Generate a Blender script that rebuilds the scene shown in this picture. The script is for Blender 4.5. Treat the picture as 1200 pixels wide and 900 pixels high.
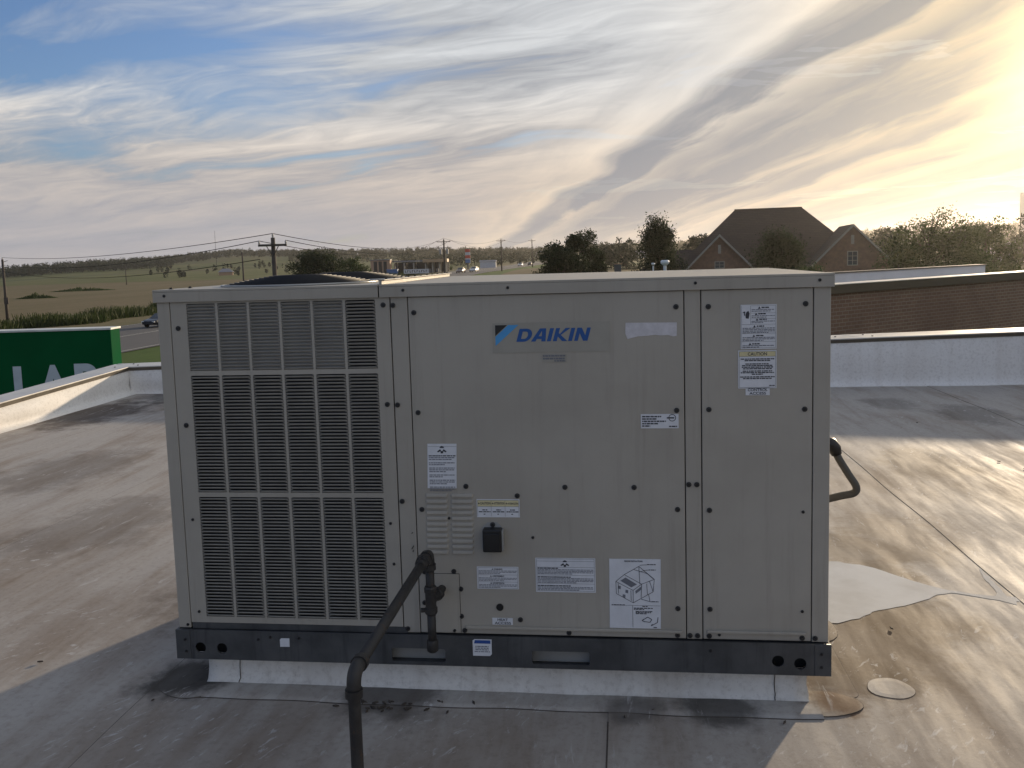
import bpy, math, random
import numpy as np
from mathutils import Vector, Matrix

for o in list(bpy.data.objects):
    bpy.data.objects.remove(o)
scene = bpy.context.scene
COL = scene.collection
RAD = math.radians

# ------------------------------------------------------------------ camera
cam_d = bpy.data.cameras.new('camera')
cam = bpy.data.objects.new('camera', cam_d)
COL.objects.link(cam)
cam.location = (1.5766, -2.8436, 1.4912)
cam.rotation_euler = (1.46907, 0.02849, 0.11750)
cam_d.sensor_width = 36.0
cam_d.lens = 36.0 * 1020.0 / 1200.0
cam_d.shift_y = -0.0351
cam_d.clip_start = 0.05
cam_d.clip_end = 20000
scene.camera = cam

# ------------------------------------------------------------------ node helper
class NT:
    def __init__(self, tree):
        self.t = tree
        self.n = tree.nodes
        self.l = tree.links
    def new(self, typ, **kw):
        n = self.n.new(typ)
        for k, v in kw.items():
            setattr(n, k, v)
        return n
    def put(self, sock, v):
        if hasattr(v, 'is_output'):
            self.l.new(v, sock)
        else:
            if sock.type == 'RGBA' and len(v) == 3:
                v = (*v, 1)
            sock.default_value = v
    def m(self, op, a, b=None, c=None, clamp=False):
        n = self.new('ShaderNodeMath', operation=op, use_clamp=clamp)
        for i, v in enumerate((a, b, c)):
            if v is not None:
                self.put(n.inputs[i], v)
        return n.outputs[0]
    def v(self, op, a, b=None, out=0):
        n = self.new('ShaderNodeVectorMath', operation=op)
        self.put(n.inputs[0], a)
        if b is not None:
            self.put(n.inputs[1], b)
        return n.outputs[out]
    def sep(self, v):
        n = self.new('ShaderNodeSeparateXYZ')
        self.put(n.inputs[0], v)
        return n.outputs
    def comb(self, x, y, z):
        n = self.new('ShaderNodeCombineXYZ')
        for i, q in enumerate((x, y, z)):
            self.put(n.inputs[i], q)
        return n.outputs[0]
    def noise(self, vec, scale, detail=4, rough=0.55, dist=0.0):
        n = self.new('ShaderNodeTexNoise')
        self.put(n.inputs['Vector'], vec)
        n.inputs['Scale'].default_value = scale
        n.inputs['Detail'].default_value = detail
        n.inputs['Roughness'].default_value = rough
        n.inputs['Distortion'].default_value = dist
        return n.outputs[0]
    def ss(self, x, lo, hi, to0=0.0, to1=1.0):
        n = self.new('ShaderNodeMapRange', interpolation_type='SMOOTHSTEP')
        self.put(n.inputs[0], x)
        n.inputs[1].default_value = lo
        n.inputs[2].default_value = hi
        n.inputs[3].default_value = to0
        n.inputs[4].default_value = to1
        return n.outputs[0]
    def mix(self, f, a, b, mode='MIX'):
        n = self.new('ShaderNodeMix', data_type='RGBA', blend_type=mode)
        self.put(n.inputs[0], f)
        self.put(n.inputs[6], a)
        self.put(n.inputs[7], b)
        return n.outputs[2]
    def ramp(self, f, stops, interp='LINEAR'):
        n = self.new('ShaderNodeValToRGB')
        cr = n.color_ramp
        cr.interpolation = interp
        while len(cr.elements) > 1:
            cr.elements.remove(cr.elements[0])
        cr.elements[0].position = stops[0][0]
        c = stops[0][1]
        cr.elements[0].color = (c, c, c, 1) if not hasattr(c, '__len__') else (*c, 1)
        for p, c in stops[1:]:
            e = cr.elements.new(p)
            e.color = (c, c, c, 1) if not hasattr(c, '__len__') else (*c, 1)
        self.put(n.inputs[0], f)
        return n.outputs[0]

# ------------------------------------------------------------------ world, sun, exposure
SUN_AZ, SUN_EL = 26.5, 9.6          # degrees clockwise from +Y, degrees above the horizon
SKY = 0.12
SEED_L = 2.4
CLEAR = (.48, .61, .90)
sv = Vector((math.sin(RAD(SUN_AZ)) * math.cos(RAD(SUN_EL)), math.cos(RAD(SUN_AZ)) * math.cos(RAD(SUN_EL)), math.sin(RAD(SUN_EL))))
world = bpy.data.worlds.new('World')
scene.world = world
world.use_nodes = True
wt = NT(world.node_tree)
wt.n.clear()
sky = wt.new('ShaderNodeTexSky', sky_type='NISHITA', sun_disc=False)
sky.sun_elevation = RAD(SUN_EL)
sky.sun_rotation = RAD(SUN_AZ)
sky.air_density = 1.0
sky.dust_density = 1.2
sky.ozone_density = 1.5
dirv = wt.v('NORMALIZE', wt.new('ShaderNodeTexCoord').outputs['Generated'])
dx, dy, dz = wt.sep(dirv)
zz = wt.m('MAXIMUM', dz, 0.0)
inv = wt.m('DIVIDE', 1.0, wt.m('ADD', zz, 0.12))
px = wt.m('MULTIPLY', dx, inv)
py = wt.m('MULTIPLY', dy, inv)
P = wt.comb(px, py, 0.0)
warp = wt.noise(P, 0.9, 2, 0.5)
warp2 = wt.noise(wt.v('ADD', P, (7.3, 2.1, 0.0)), 0.8, 2, 0.5)
def warped(amp):
    return (wt.m('ADD', px, wt.m('MULTIPLY', wt.m('SUBTRACT', warp, 0.5), amp)), wt.m('ADD', py, wt.m('MULTIPLY', wt.m('SUBTRACT', warp2, 0.5), amp)))
def rot(axy, deg):
    c, s = math.sin(RAD(deg)), math.cos(RAD(deg))          # along-streak unit vector (c, s)
    ax, ay = axy
    al = wt.m('ADD', wt.m('MULTIPLY', ax, c), wt.m('MULTIPLY', ay, s))
    ac = wt.m('ADD', wt.m('MULTIPLY', ax, -s), wt.m('MULTIPLY', ay, c))
    return al, ac
sR, tR = rot(warped(.30), 161.0)
sL, tL = rot(warped(.75), 105.0)
nR = wt.noise(wt.comb(wt.m('MULTIPLY', sR, 0.45), wt.m('MULTIPLY', tR, 2.2), 1.7), 1.7, 6, 0.58, 0.25)
nL = wt.noise(wt.comb(wt.m('MULTIPLY', sL, 0.62), wt.m('MULTIPLY', tL, 1.5), SEED_L), 1.15, 6, 0.52, 0.30)
nF = wt.noise(wt.comb(wt.m('MULTIPLY', sL, 0.9), wt.m('MULTIPLY', tL, 2.4), 9.1), 3.4, 4, 0.62, 0.8)
# cloud bands running towards the sun, as a profile across the streak direction
tB = wt.m('ADD', tR, wt.m('MULTIPLY', wt.m('SUBTRACT', nR, 0.5), 0.42))
band = wt.ramp(wt.m('DIVIDE', tB, 6.0, clamp=True),
   [(0.0, .62), (.14, .72), (.20, .95), (.228, .90), (.244, .06), (.268, .0), (.280, .42), (.294, .18), (.315, .02), (.375, .05), (.405, .34),
    (.425, .15), (.455, .62), (.48, .22), (.51, .8), (.53, .20), (.57, .16), (.594, .95), (.612, .12), (.68, .28), (.76, .12), (.9, .4), (1.0, .3)])
lit = wt.m('ADD', wt.m('MULTIPLY', band, 0.95), wt.m('MULTIPLY', wt.m('SUBTRACT', nR, 0.50), 1.5), clamp=True)
litL = wt.m('ADD', wt.m('MULTIPLY', wt.m('SUBTRACT', nL, 0.31), 2.2), wt.m('MULTIPLY', wt.m('SUBTRACT', nF, 0.48), .9), clamp=True)
side = wt.ss(wt.m('ADD', tR, wt.m('MULTIPLY', wt.m('SUBTRACT', warp, 0.5), 0.7)), 0.75, 1.45)
litA = wt.m('ADD', wt.m('MULTIPLY', litL, wt.m('SUBTRACT', 1.0, side)), wt.m('MULTIPLY', lit, side))
# cloud cover: gaps of clear sky in the left, high part; veil thickens to the horizon
low = wt.m('MAXIMUM', wt.ss(dz, 0.05, 0.20, 1.0, 0.0), wt.m('MULTIPLY', wt.ss(tR, -0.5, 0.7), .95))
covL = wt.m('ADD', wt.m('ADD', wt.m('MULTIPLY', wt.m('SUBTRACT', nL, 0.42), 4.0), wt.m('MULTIPLY', wt.m('SUBTRACT', nF, 0.5), 0.9)), wt.m('MULTIPLY', low, 1.1), clamp=True)
cov = wt.m('MAXIMUM', covL, wt.m('MULTIPLY', side, 0.95), clamp=True)
cosun = wt.m('MAXIMUM', wt.v('DOT_PRODUCT', dirv, tuple(sv), out=1), 0.0)
g1 = wt.m('POWER', cosun, 30.0)
g2 = wt.m('POWER', cosun, 110.0)
g3 = wt.m('POWER', cosun, 500.0)
k = 1.0 / SKY
def S(c):
    return tuple(q * k * .875 for q in c)
grey = wt.mix(g1, S((.225, .245, .285)), S((.30, .295, .28)))
high = wt.ss(dz, 0.05, 0.23)
pale = wt.mix(high, S((.76, .62, .475)), S((.70, .72, .735)))
pale = wt.mix(g1, pale, S((.96, .70, .38)))
pale = wt.mix(g2, pale, S((1.55, 1.12, .55)))
cloud = wt.mix(litA, grey, pale)
rose = wt.mix(wt.ss(px, -2.5, 1.0), S((.36, .36, .40)), S((.52, .44, .395)))
rose = wt.mix(g1, rose, S((.56, .42, .28)))
hor = wt.m('MULTIPLY', wt.ss(dz, 0.0, 0.17, 1.0, 0.0), wt.m('ADD', 0.22, wt.m('MULTIPLY', wt.m('SUBTRACT', 1.0, side), 0.66)))
cloud = wt.mix(hor, cloud, rose)
clear = wt.mix(1.0, sky.outputs[0], CLEAR, 'MULTIPLY')
skyc = wt.mix(cov, clear, cloud)
gn = wt.new('ShaderNodeVectorMath', operation='SCALE')
gn.inputs[0].default_value = S((1.4, .98, .42))
wt.put(gn.inputs[3], wt.m('ADD', wt.m('MULTIPLY', g3, 0.9), wt.m('MULTIPLY', g2, 0.045)))
skyc = wt.v('ADD', skyc, gn.outputs[0])
bg = wt.new('ShaderNodeBackground')
wt.put(bg.inputs[0], skyc)
bg.inputs[1].default_value = SKY
wo = wt.new('ShaderNodeOutputWorld')
wt.l.new(bg.outputs[0], wo.inputs[0])

world.cycles.sampling_method = 'MANUAL'
world.cycles.sample_map_resolution = 256
scene.cycles.max_bounces = 5
scene.cycles.diffuse_bounces = 3
scene.cycles.glossy_bounces = 2
scene.cycles.volume_bounces = 0
sun_d = bpy.data.lights.new('sun', 'SUN')
sun_d.energy = 3.9
sun_d.angle = RAD(1.3)
sun_d.color = (1.0, 0.80, 0.56)
sun = bpy.data.objects.new('sun', sun_d)
COL.objects.link(sun)
sun.rotation_euler = (-sv).to_track_quat('-Z', 'Y').to_euler()
scene.view_settings.view_transform = 'Standard'
scene.view_settings.look = 'None'
scene.view_settings.gamma = 1
scene.view_settings.exposure = 0.42
scene.view_settings.use_curve_mapping = False

# ------------------------------------------------------------------ material helpers
MATS = {}
def mat(name):
    m = bpy.data.materials.new(name)
    m.use_nodes = True
    nt = NT(m.node_tree)
    b = m.node_tree.nodes['Principled BSDF']
    MATS[name] = m
    return m, nt, b
def bumpn(nt, b, h, strength, dist=0.01):
    n = nt.new('ShaderNodeBump')
    n.inputs['Strength'].default_value = strength
    n.inputs['Distance'].default_value = dist
    nt.put(n.inputs['Height'], h)
    nt.l.new(n.outputs[0], b.inputs['Normal'])
def pos(nt):
    return nt.new('ShaderNodeNewGeometry').outputs['Position']
def simple(name, col, rough=0.6, metal=0.0, var=0.12, scale=6.0, spec=0.5, bump=0.0, bscale=60):
    m, nt, b = mat(name)
    p = pos(nt)
    n = nt.noise(p, scale, 5, 0.6)
    lo = tuple(c * (1 - var) for c in col)
    hi = tuple(min(1, c * (1 + var)) for c in col)
    nt.put(b.inputs['Base Color'], nt.mix(nt.ss(n, .3, .7), lo, hi))
    nt.put(b.inputs['Roughness'], nt.ss(n, .25, .75, max(0.02, rough - .08), min(1, rough + .08)))
    b.inputs['Metallic'].default_value = metal
    b.inputs['Specular IOR Level'].default_value = spec
    if bump:
        bumpn(nt, b, nt.noise(p, bscale, 3, .6), bump, 0.004)
    return m

# painted sheet metal of the unit: dusty warm grey, faint runs and grime
m, nt, b = mat('unit_paint')
p = pos(nt)
x, y, z = nt.sep(p)
n1 = nt.noise(p, 2.2, 5, .6)
n2 = nt.noise(nt.comb(nt.m('MULTIPLY', x, 26), nt.m('MULTIPLY', y, 26), nt.m('MULTIPLY', z, 1.6)), 1.0, 5, .65)
n3 = nt.noise(p, 70, 3, .6)
c = nt.mix(nt.ss(n1, .3, .7), (.352, .328, .284), (.402, .376, .328))
c = nt.mix(nt.m('MULTIPLY', nt.ss(n2, .50, .78), .38), c, (.245, .225, .19))
c = nt.mix(nt.m('MULTIPLY', nt.ss(n3, .55, .8), .12), c, (.30, .28, .25))
nt.put(b.inputs['Base Color'], c)
nt.put(b.inputs['Roughness'], nt.ss(n1, .2, .8, .42, .60))
b.inputs['Specular IOR Level'].default_value = .35
bumpn(nt, b, nt.m('ADD', nt.noise(p, 3.2, 2, .5), nt.m('MULTIPLY', nt.noise(p, 420, 2, .5), .02)), .30, .02)
# galvanised base rail, weathered dark
m, nt, b = mat('rail_steel')
p = pos(nt)
x, y, z = nt.sep(p)
n1 = nt.noise(p, 5, 6, .65)
n2 = nt.noise(nt.comb(nt.m('MULTIPLY', x, 30), 0.0, nt.m('MULTIPLY', z, 2.5)), 1.0, 5, .7)
c = nt.mix(nt.ss(n1, .3, .7), (.055, .058, .062), (.100, .104, .108))
c = nt.mix(nt.m('MULTIPLY', nt.ss(n2, .5, .75), .6), c, (.03, .03, .034))
nt.put(b.inputs['Base Color'], c)
b.inputs['Metallic'].default_value = .25
nt.put(b.inputs['Roughness'], nt.ss(n1, .2, .8, .4, .62))
simple('seam_dark', (.02, .021, .023), .8)
simple('coil', (.012, .013, .015), .7, var=.4, scale=40, bump=.4, bscale=400)
simple('baffle', (.30, .30, .29), .6)
simple('louver_shade_paint', (.27, .258, .23), .5, var=.10, scale=14)  # same paint as the cabinet, darkened for the shade on the slats
simple('screw_dark', (.022, .022, .024), .45, .3)
simple('washer', (.055, .056, .058), .5, .3)
simple('white_label', (.66, .68, .72), .5, var=.05, scale=20)
simple('yellow_label', (.62, .56, .33), .5, var=.05, scale=20)
simple('label_ink', (.035, .038, .05), .6)
simple('label_ink_soft', (.16, .17, .20), .6)
simple('logo_back', (.33, .315, .275), .45, var=.06)
simple('logo_blue', (.012, .085, .30), .4, var=.05)
simple('logo_light_blue', (.07, .32, .66), .4, var=.05)
simple('logo_black', (.015, .015, .017), .4)
simple('label_blue', (.02, .07, .28), .5)
simple('scraped_white', (.58, .57, .60), .7, var=.12, scale=30)
simple('black_plastic', (.012, .012, .013), .4)
simple('guard_wire', (.016, .017, .020), .6, .0)
simple('guard_rim', (.35, .35, .34), .35, .4)
simple('pipe_black', (.032, .031, .031), .48, .25, var=.35, scale=18, bump=.25, bscale=220)
m, nt, b = mat('pipe_black')
p = pos(nt)
n1 = nt.noise(p, 16, 6, .65)
c = nt.mix(nt.ss(n1, .35, .65), (.024, .023, .023), (.045, .042, .040))
c = nt.mix(nt.m('MULTIPLY', nt.ss(nt.noise(p, 42, 5, .7), .56, .70), .7), c, (.085, .045, .026))
nt.put(b.inputs['Base Color'], c)
nt.put(b.inputs['Roughness'], nt.ss(n1, .3, .7, .42, .7))
b.inputs['Metallic'].default_value = .2
bumpn(nt, b, nt.noise(p, 160, 4, .6), .35, .003)
simple('conduit_grey', (.085, .082, .075), .45, var=.15)
simple('coping_metal', (.60, .58, .54), .42, .15, var=.10, scale=2.5)
simple('coping_lip', (.10, .085, .065), .5, .2)
simple('white_plastic', (.62, .68, .74), .4)
simple('sealant_dark', (.060, .048, .038), .8, var=.3, scale=30)
m, nt, b = mat('facade_brick')
bk = nt.new('ShaderNodeTexBrick')
x, y, z = nt.sep(pos(nt))
nt.put(bk.inputs['Vector'], nt.comb(nt.m('ADD', x, nt.m('MULTIPLY', y, .6)), z, 0.0))
bk.inputs['Scale'].default_value = 1.0
bk.inputs['Brick Width'].default_value = .19
bk.inputs['Row Height'].default_value = .062
bk.inputs['Mortar Size'].default_value = .008
bk.inputs['Color1'].default_value = (.215, .135, .092, 1)
bk.inputs['Color2'].default_value = (.175, .108, .075, 1)
bk.inputs['Mortar'].default_value = (.27, .22, .17, 1)
nz = nt.noise(pos(nt), .9, 5, .6)
nt.put(b.inputs['Base Color'], nt.mix(nt.m('MULTIPLY', nt.ss(nz, .35, .7), .4), bk.outputs[0], (.11, .062, .042)))
b.inputs['Roughness'].default_value = .85
bumpn(nt, b, nt.m('SUBTRACT', 1.0, bk.outputs[1]), .6, .008)
simple('sealant_white', (.66, .62, .56), .5, var=.12, scale=20)
# roof membrane: soiled white single-ply, runs along the slope, scuffs, rust and pond rings
def membrane(name, light, brown, amount, stains=True, scuffs=True):
    m, nt, b = mat(name)
    p = pos(nt)
    x, y, z = nt.sep(p)
    wob = nt.m('MULTIPLY', nt.m('SUBTRACT', nt.noise(p, .8, 2, .5), .5), .16)
    sx = nt.m('ADD', x, wob)
    st = nt.noise(nt.comb(nt.m('MULTIPLY', sx, 3.2), nt.m('MULTIPLY', y, .55), 0.0), 1.0, 6, .60, .1)
    st2 = nt.noise(nt.comb(nt.m('MULTIPLY', sx, 9.0), nt.m('MULTIPLY', y, 1.2), 3.0), 1.0, 6, .62, .1)
    big = nt.noise(p, .55, 5, .6)
    fine = nt.noise(p, 38, 6, .7)
    grit = nt.noise(p, 170, 3, .6)
    f = nt.m('ADD', nt.m('ADD', nt.m('MULTIPLY', nt.ss(st, .40, .68), .55), nt.m('MULTIPLY', nt.ss(st2, .45, .7), .30)), nt.m('MULTIPLY', nt.ss(big, .4, .66), .45))
    f = nt.m('MULTIPLY', nt.m('SUBTRACT', f, .18), amount * 1.25, clamp=True)
    c = nt.mix(f, light, brown)
    c = nt.mix(nt.m('MULTIPLY', nt.ss(fine, .45, .72), .28), c, tuple(q * .55 for q in brown))
    c = nt.mix(nt.m('MULTIPLY', nt.ss(grit, .62, .75), .35), c, tuple(q * .5 for q in brown))
    rough = nt.ss(st2, .3, .7, .62, .85)
    if stains:
        ns = nt.m('MULTIPLY', nt.m('SUBTRACT', nt.noise(p, 3.6, 6, .68), .5), .80)
        for (cx, cy, r0, col, a) in ((2.34, .22, .30, (.060, .030, .012), .85), (2.30, .03, .12, (.10, .042, .012), .8), (2.66, 1.00, .55, (.095, .058, .028), .75), (2.52, .48, .42, (.115, .076, .042), .75), (2.80, .72, .40, (.13, .092, .058), .6), (2.75, 1.55, .45, (.12, .085, .05), .6), (3.0, 1.75, .55, (.13, .090, .055), .6),
                                     (-.01, .03, .21, (.022, .018, .015), .9), (-.25, 1.0, .60, (.11, .080, .055), .7), (1.90, -.055, .16, (.026, .024, .022), .75), (1.60, -.075, .13, (.05, .045, .042), .6), (.80, -.06, .22, (.05, .042, .036), .7),
                                     (-3.9, 5.6, 1.0, (.045, .030, .022), .8), (-3.5, 7.0, 1.1, (.030, .027, .025), .55), (-2.6, 3.2, .9, (.075, .055, .04), .45), (-1.5, 1.9, .8, (.075, .056, .042), .40), (3.7, 3.4, .6, (.12, .085, .05), .55),
                                     (4.75, 5.3, .6, (.05, .045, .04), .45), (4.2, 5.9, .5, (.06, .053, .046), .4), (5.3, 4.75, .6, (.06, .05, .045), .35)):
            dd = nt.m('SQRT', nt.m('ADD', nt.m('POWER', nt.m('MULTIPLY', nt.m('SUBTRACT', x, cx), 1.0 if cy < .5 else 1.6), 2.0), nt.m('POWER', nt.m('SUBTRACT', y, cy), 2.0)))
            dd = nt.m('ADD', nt.m('DIVIDE', dd, r0), nt.m('MULTIPLY', ns, 2.2))
            c = nt.mix(nt.m('MULTIPLY', nt.ss(dd, .45, 1.05, 1.0, 0.0), a), c, col)
    if scuffs:
        wv = nt.noise(p, 1.4, 2, .5)
        sc = nt.noise(nt.comb(nt.m('ADD', nt.m('MULTIPLY', x, 30), nt.m('MULTIPLY', y, -18)), nt.m('ADD', nt.m('MULTIPLY', x, 7), nt.m('MULTIPLY', y, 10)), 0.0), 1.0, 6, .7, .6)
        sc2 = nt.noise(nt.comb(nt.m('MULTIPLY', x, 24), nt.m('MULTIPLY', y, 4.5), 5.0), 1.0, 6, .7, .8)
        mask = nt.m('MULTIPLY', nt.ss(sc, .565, .68), nt.ss(wv, .50, .60))
        mask2 = nt.m('MULTIPLY', nt.ss(sc2, .56, .72), nt.ss(wv, .40, .50, 1.0, 0.0))
        c = nt.mix(nt.m('MULTIPLY', nt.m('MAXIMUM', mask, mask2), .75), c, (.52, .51, .50))
    nt.put(b.inputs['Base Color'], c)
    nt.put(b.inputs['Roughness'], rough)
    b.inputs['Specular IOR Level'].default_value = .25
    h = nt.m('ADD', nt.m('MULTIPLY', grit, .25), nt.m('MULTIPLY', fine, .6))
    bumpn(nt, b, h, .25, .004)
    return m
membrane('membrane', (.400, .372, .342), (.235, .188, .148), .80)
membrane('membrane_flash', (.43, .41, .385), (.23, .19, .15), .8)
membrane('membrane_patch', (.40, .37, .33), (.20, .15, .10), .7)
membrane('membrane_round', (.52, .49, .45), (.30, .25, .20), .7, stains=False)
membrane('membrane_white', (.78, .77, .75), (.46, .41, .36), .32, stains=False, scuffs=False)
membrane('membrane_curb', (.74, .72, .68), (.32, .26, .20), .45, stains=False, scuffs=False)
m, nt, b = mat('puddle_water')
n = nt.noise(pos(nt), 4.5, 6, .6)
nt.put(b.inputs['Base Color'], nt.mix(nt.ss(n, .35, .7), (.68, .67, .65), (.58, .56, .53)))  # whitish base paints in the bright sky reflection and glint on the water
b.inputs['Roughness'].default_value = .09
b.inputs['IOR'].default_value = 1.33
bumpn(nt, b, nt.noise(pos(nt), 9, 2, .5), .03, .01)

# ------------------------------------------------------------------ mesh helpers
class MB:
    def __init__(self):
        self.v, self.f, self.mi, self.cur = [], [], [], 0
    def add(self, vs, fs):
        o = len(self.v)
        self.v += [tuple(q) for q in vs]
        self.f += [tuple(i + o for i in q) for q in fs]
        self.mi += [self.cur] * len(fs)
        return self
    def box(self, x0, x1, y0, y1, z0, z1):
        return self.add([(x0, y0, z0), (x1, y0, z0), (x1, y1, z0), (x0, y1, z0), (x0, y0, z1), (x1, y0, z1), (x1, y1, z1), (x0, y1, z1)],
                        [(3, 2, 1, 0), (4, 5, 6, 7), (0, 1, 5, 4), (1, 2, 6, 5), (2, 3, 7, 6), (3, 0, 4, 7)])
    def hexa(self, a, b_):      # two quads (4 points each), a bottom ring and a top ring
        return self.add(list(a) + list(b_), [(3, 2, 1, 0), (4, 5, 6, 7), (0, 1, 5, 4), (1, 2, 6, 5), (2, 3, 7, 6), (3, 0, 4, 7)])
    def tube(self, pts, rad, n=10, cap=True, closed=False):
        pts = [Vector(p_) for p_ in pts]
        if not hasattr(rad, '__len__'):
            rad = [rad] * len(pts)
        o = len(self.v)
        up = None
        N_ = len(pts)
        for i, p_ in enumerate(pts):
            if closed:
                d = pts[(i + 1) % N_] - pts[i - 1]
            else:
                d = pts[min(i + 1, N_ - 1)] - pts[max(i - 1, 0)]
            d = d.normalized()
            if up is None:
                up = d.orthogonal().normalized()
            up = (up - d * up.dot(d)).normalized()
            w = d.cross(up)
            for j in range(n):
                a = 2 * math.pi * j / n
                self.v.append(tuple(p_ + rad[i] * (math.cos(a) * up + math.sin(a) * w)))
        segs = N_ if closed else N_ - 1
        for i in range(segs):
            i2 = (i + 1) % N_
            for j in range(n):
                self.f.append((o + i * n + j, o + i * n + (j + 1) % n, o + i2 * n + (j + 1) % n, o + i2 * n + j))
                self.mi.append(self.cur)
        if cap and not closed:
            self.f.append(tuple(o + j for j in reversed(range(n))))
            self.f.append(tuple(o + (N_ - 1) * n + j for j in range(n)))
            self.mi += [self.cur, self.cur]
        return self
    def cyl(self, c, axis, r, h, n=16):
        c = Vector(c)
        a = Vector(axis).normalized()
        return self.tube([c, c + a * h], r, n)
    def prism(self, poly, fn, d0, d1):     # poly: 2D points, fn(u, v, d) -> xyz
        n = len(poly)
        vs = [fn(u, v_, d0) for u, v_ in poly] + [fn(u, v_, d1) for u, v_ in poly]
        fs = [tuple(range(n))[::-1], tuple(range(n, 2 * n))] + [(i, (i + 1) % n, n + (i + 1) % n, n + i) for i in range(n)]
        return self.add(vs, fs)
    def build(self, name, mats, parent=None, smooth=False, bevel=0.0, loc=None, rz=None):
        me = bpy.data.meshes.new(name)
        me.from_pydata(self.v, [], self.f)
        if not isinstance(mats, (list, tuple)):
            mats = [mats]
        for q in mats:
            me.materials.append(MATS[q])
        if max(self.mi, default=0) > 0:
            me.polygons.foreach_set('material_index', self.mi)
        if smooth:
            me.polygons.foreach_set('use_smooth', [True] * len(me.polygons))
        me.update()
        return link(name, me, parent, bevel, loc, rz)
def link(name, me, parent=None, bevel=0.0, loc=None, rz=None):
    o = bpy.data.objects.new(name, me)
    COL.objects.link(o)
    if parent is not None:
        o.parent = parent
    if loc is not None:
        o.location = loc
    if rz is not None:
        o.rotation_euler = (0, 0, rz)
    if bevel:
        md = o.modifiers.new('bevel', 'BEVEL')
        md.width = bevel
        md.segments = 2
        md.limit_method = 'ANGLE'
        md.angle_limit = RAD(40)
    return o
def tag(o, label=None, cat=None, group=None, kind=None):
    if label: o['label'] = label
    if cat: o['category'] = cat
    if group: o['group'] = group
    if kind: o['kind'] = kind
    return o
def thing(name, loc, label, cat, group=None, rz=0.0):
    o = bpy.data.objects.new(name, None)
    COL.objects.link(o)
    o.location = loc
    o.rotation_euler = (0, 0, rz)
    o.empty_display_size = .2
    return tag(o, label, cat, group)
def quads_mesh(name, verts, matname):
    """verts: (n,4,3) array of separate quads"""
    n = len(verts)
    me = bpy.data.meshes.new(name)
    me.vertices.add(n * 4)
    me.vertices.foreach_set('co', np.asarray(verts, dtype=np.float32).reshape(-1))
    me.loops.add(n * 4)
    me.loops.foreach_set('vertex_index', np.arange(n * 4, dtype=np.int32))
    me.polygons.add(n)
    me.polygons.foreach_set('loop_start', np.arange(0, n * 4, 4, dtype=np.int32))
    me.polygons.foreach_set('loop_total', np.full(n, 4, dtype=np.int32))
    me.materials.append(MATS[matname])
    me.update(calc_edges=True)
    return me
def plate(name, outer, holes, thick, matname, parent, to_world):
    """flat plate with holes: 2D filled curve, turned into a mesh"""
    cu = bpy.data.curves.new(name, 'CURVE')
    cu.dimensions = '2D'
    cu.fill_mode = 'BOTH'
    cu.extrude = thick / 2
    for poly in [outer] + holes:
        sp = cu.splines.new('POLY')
        sp.points.add(len(poly) - 1)
        for q, (a, b_) in zip(sp.points, poly):
            q.co = (a, b_, 0, 1)
        sp.use_cyclic_u = True
    tmp = bpy.data.objects.new(name, cu)
    COL.objects.link(tmp)
    me = bpy.data.meshes.new_from_object(tmp.evaluated_get(bpy.context.evaluated_depsgraph_get()))
    bpy.data.objects.remove(tmp)
    bpy.data.curves.remove(cu)
    me.transform(to_world)
    me.materials.clear()
    me.materials.append(MATS[matname])
    return link(name, me, parent)
def text_mesh(s, size, bold=0.0, shear=0.0, width=1.0, extrude=0.0):
    cu = bpy.data.curves.new('text', 'FONT')
    cu.body = s
    cu.size = size
    cu.offset = bold
    cu.shear = shear
    cu.extrude = extrude
    cu.align_x = 'LEFT'
    tmp = bpy.data.objects.new('text', cu)
    COL.objects.link(tmp)
    me = bpy.data.meshes.new_from_object(tmp.evaluated_get(bpy.context.evaluated_depsgraph_get()))
    bpy.data.objects.remove(tmp)
    bpy.data.curves.remove(cu)
    if width != 1.0:
        me.transform(Matrix.Diagonal((width, 1, 1, 1)))
    return me
def text_bounds(me):
    xs = [q.co.x for q in me.vertices]
    ys = [q.co.y for q in me.vertices]
    return min(xs), max(xs), min(ys), max(ys)
FRONT = Matrix(((1, 0, 0, 0), (0, 0, -1, 0), (0, 1, 0, 0), (0, 0, 0, 1)))     # XY text plane -> XZ, facing -Y

# ================================================================== THE ROOF
rng = np.random.default_rng(7)
_ph = rng.uniform(0, 6.28, 40)
def swell(x, y):
    """gentle undulation of the loose membrane, metres"""
    z = 0.0
    for i, (kx, ky, a) in enumerate(((5.2, .9, .0030), (2.3, 1.9, .0045), (8.7, -1.4, .0016), (1.1, .7, .0060), (-3.4, 3.1, .0022), (13.0, 2.2, .0009), (6.1, 5.0, .0011))):
        z = z + a * np.sin(kx * x + ky * y + _ph[i] + 1.1 * np.sin(.6 * kx * y * .4 + _ph[i + 9]))
    z = z * .30
    return z * (1 - np.exp(-((x - 2.85) / .75) ** 2 - ((y - 1.05) / .55) ** 2) ** 1.0)
ROOF_Y0, ROOF_Y1 = -7.0, 7.1
roof = tag(thing('roof', (0, 0, 0), 'soiled white single ply membrane roof with parallel seams', 'roof'), kind='structure')
seams = [-4.37, -3.42, -1.77, -0.10, 1.53, 3.25, 4.93, 6.6, 8.25, 9.9]
SHELF = 0.0
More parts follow.
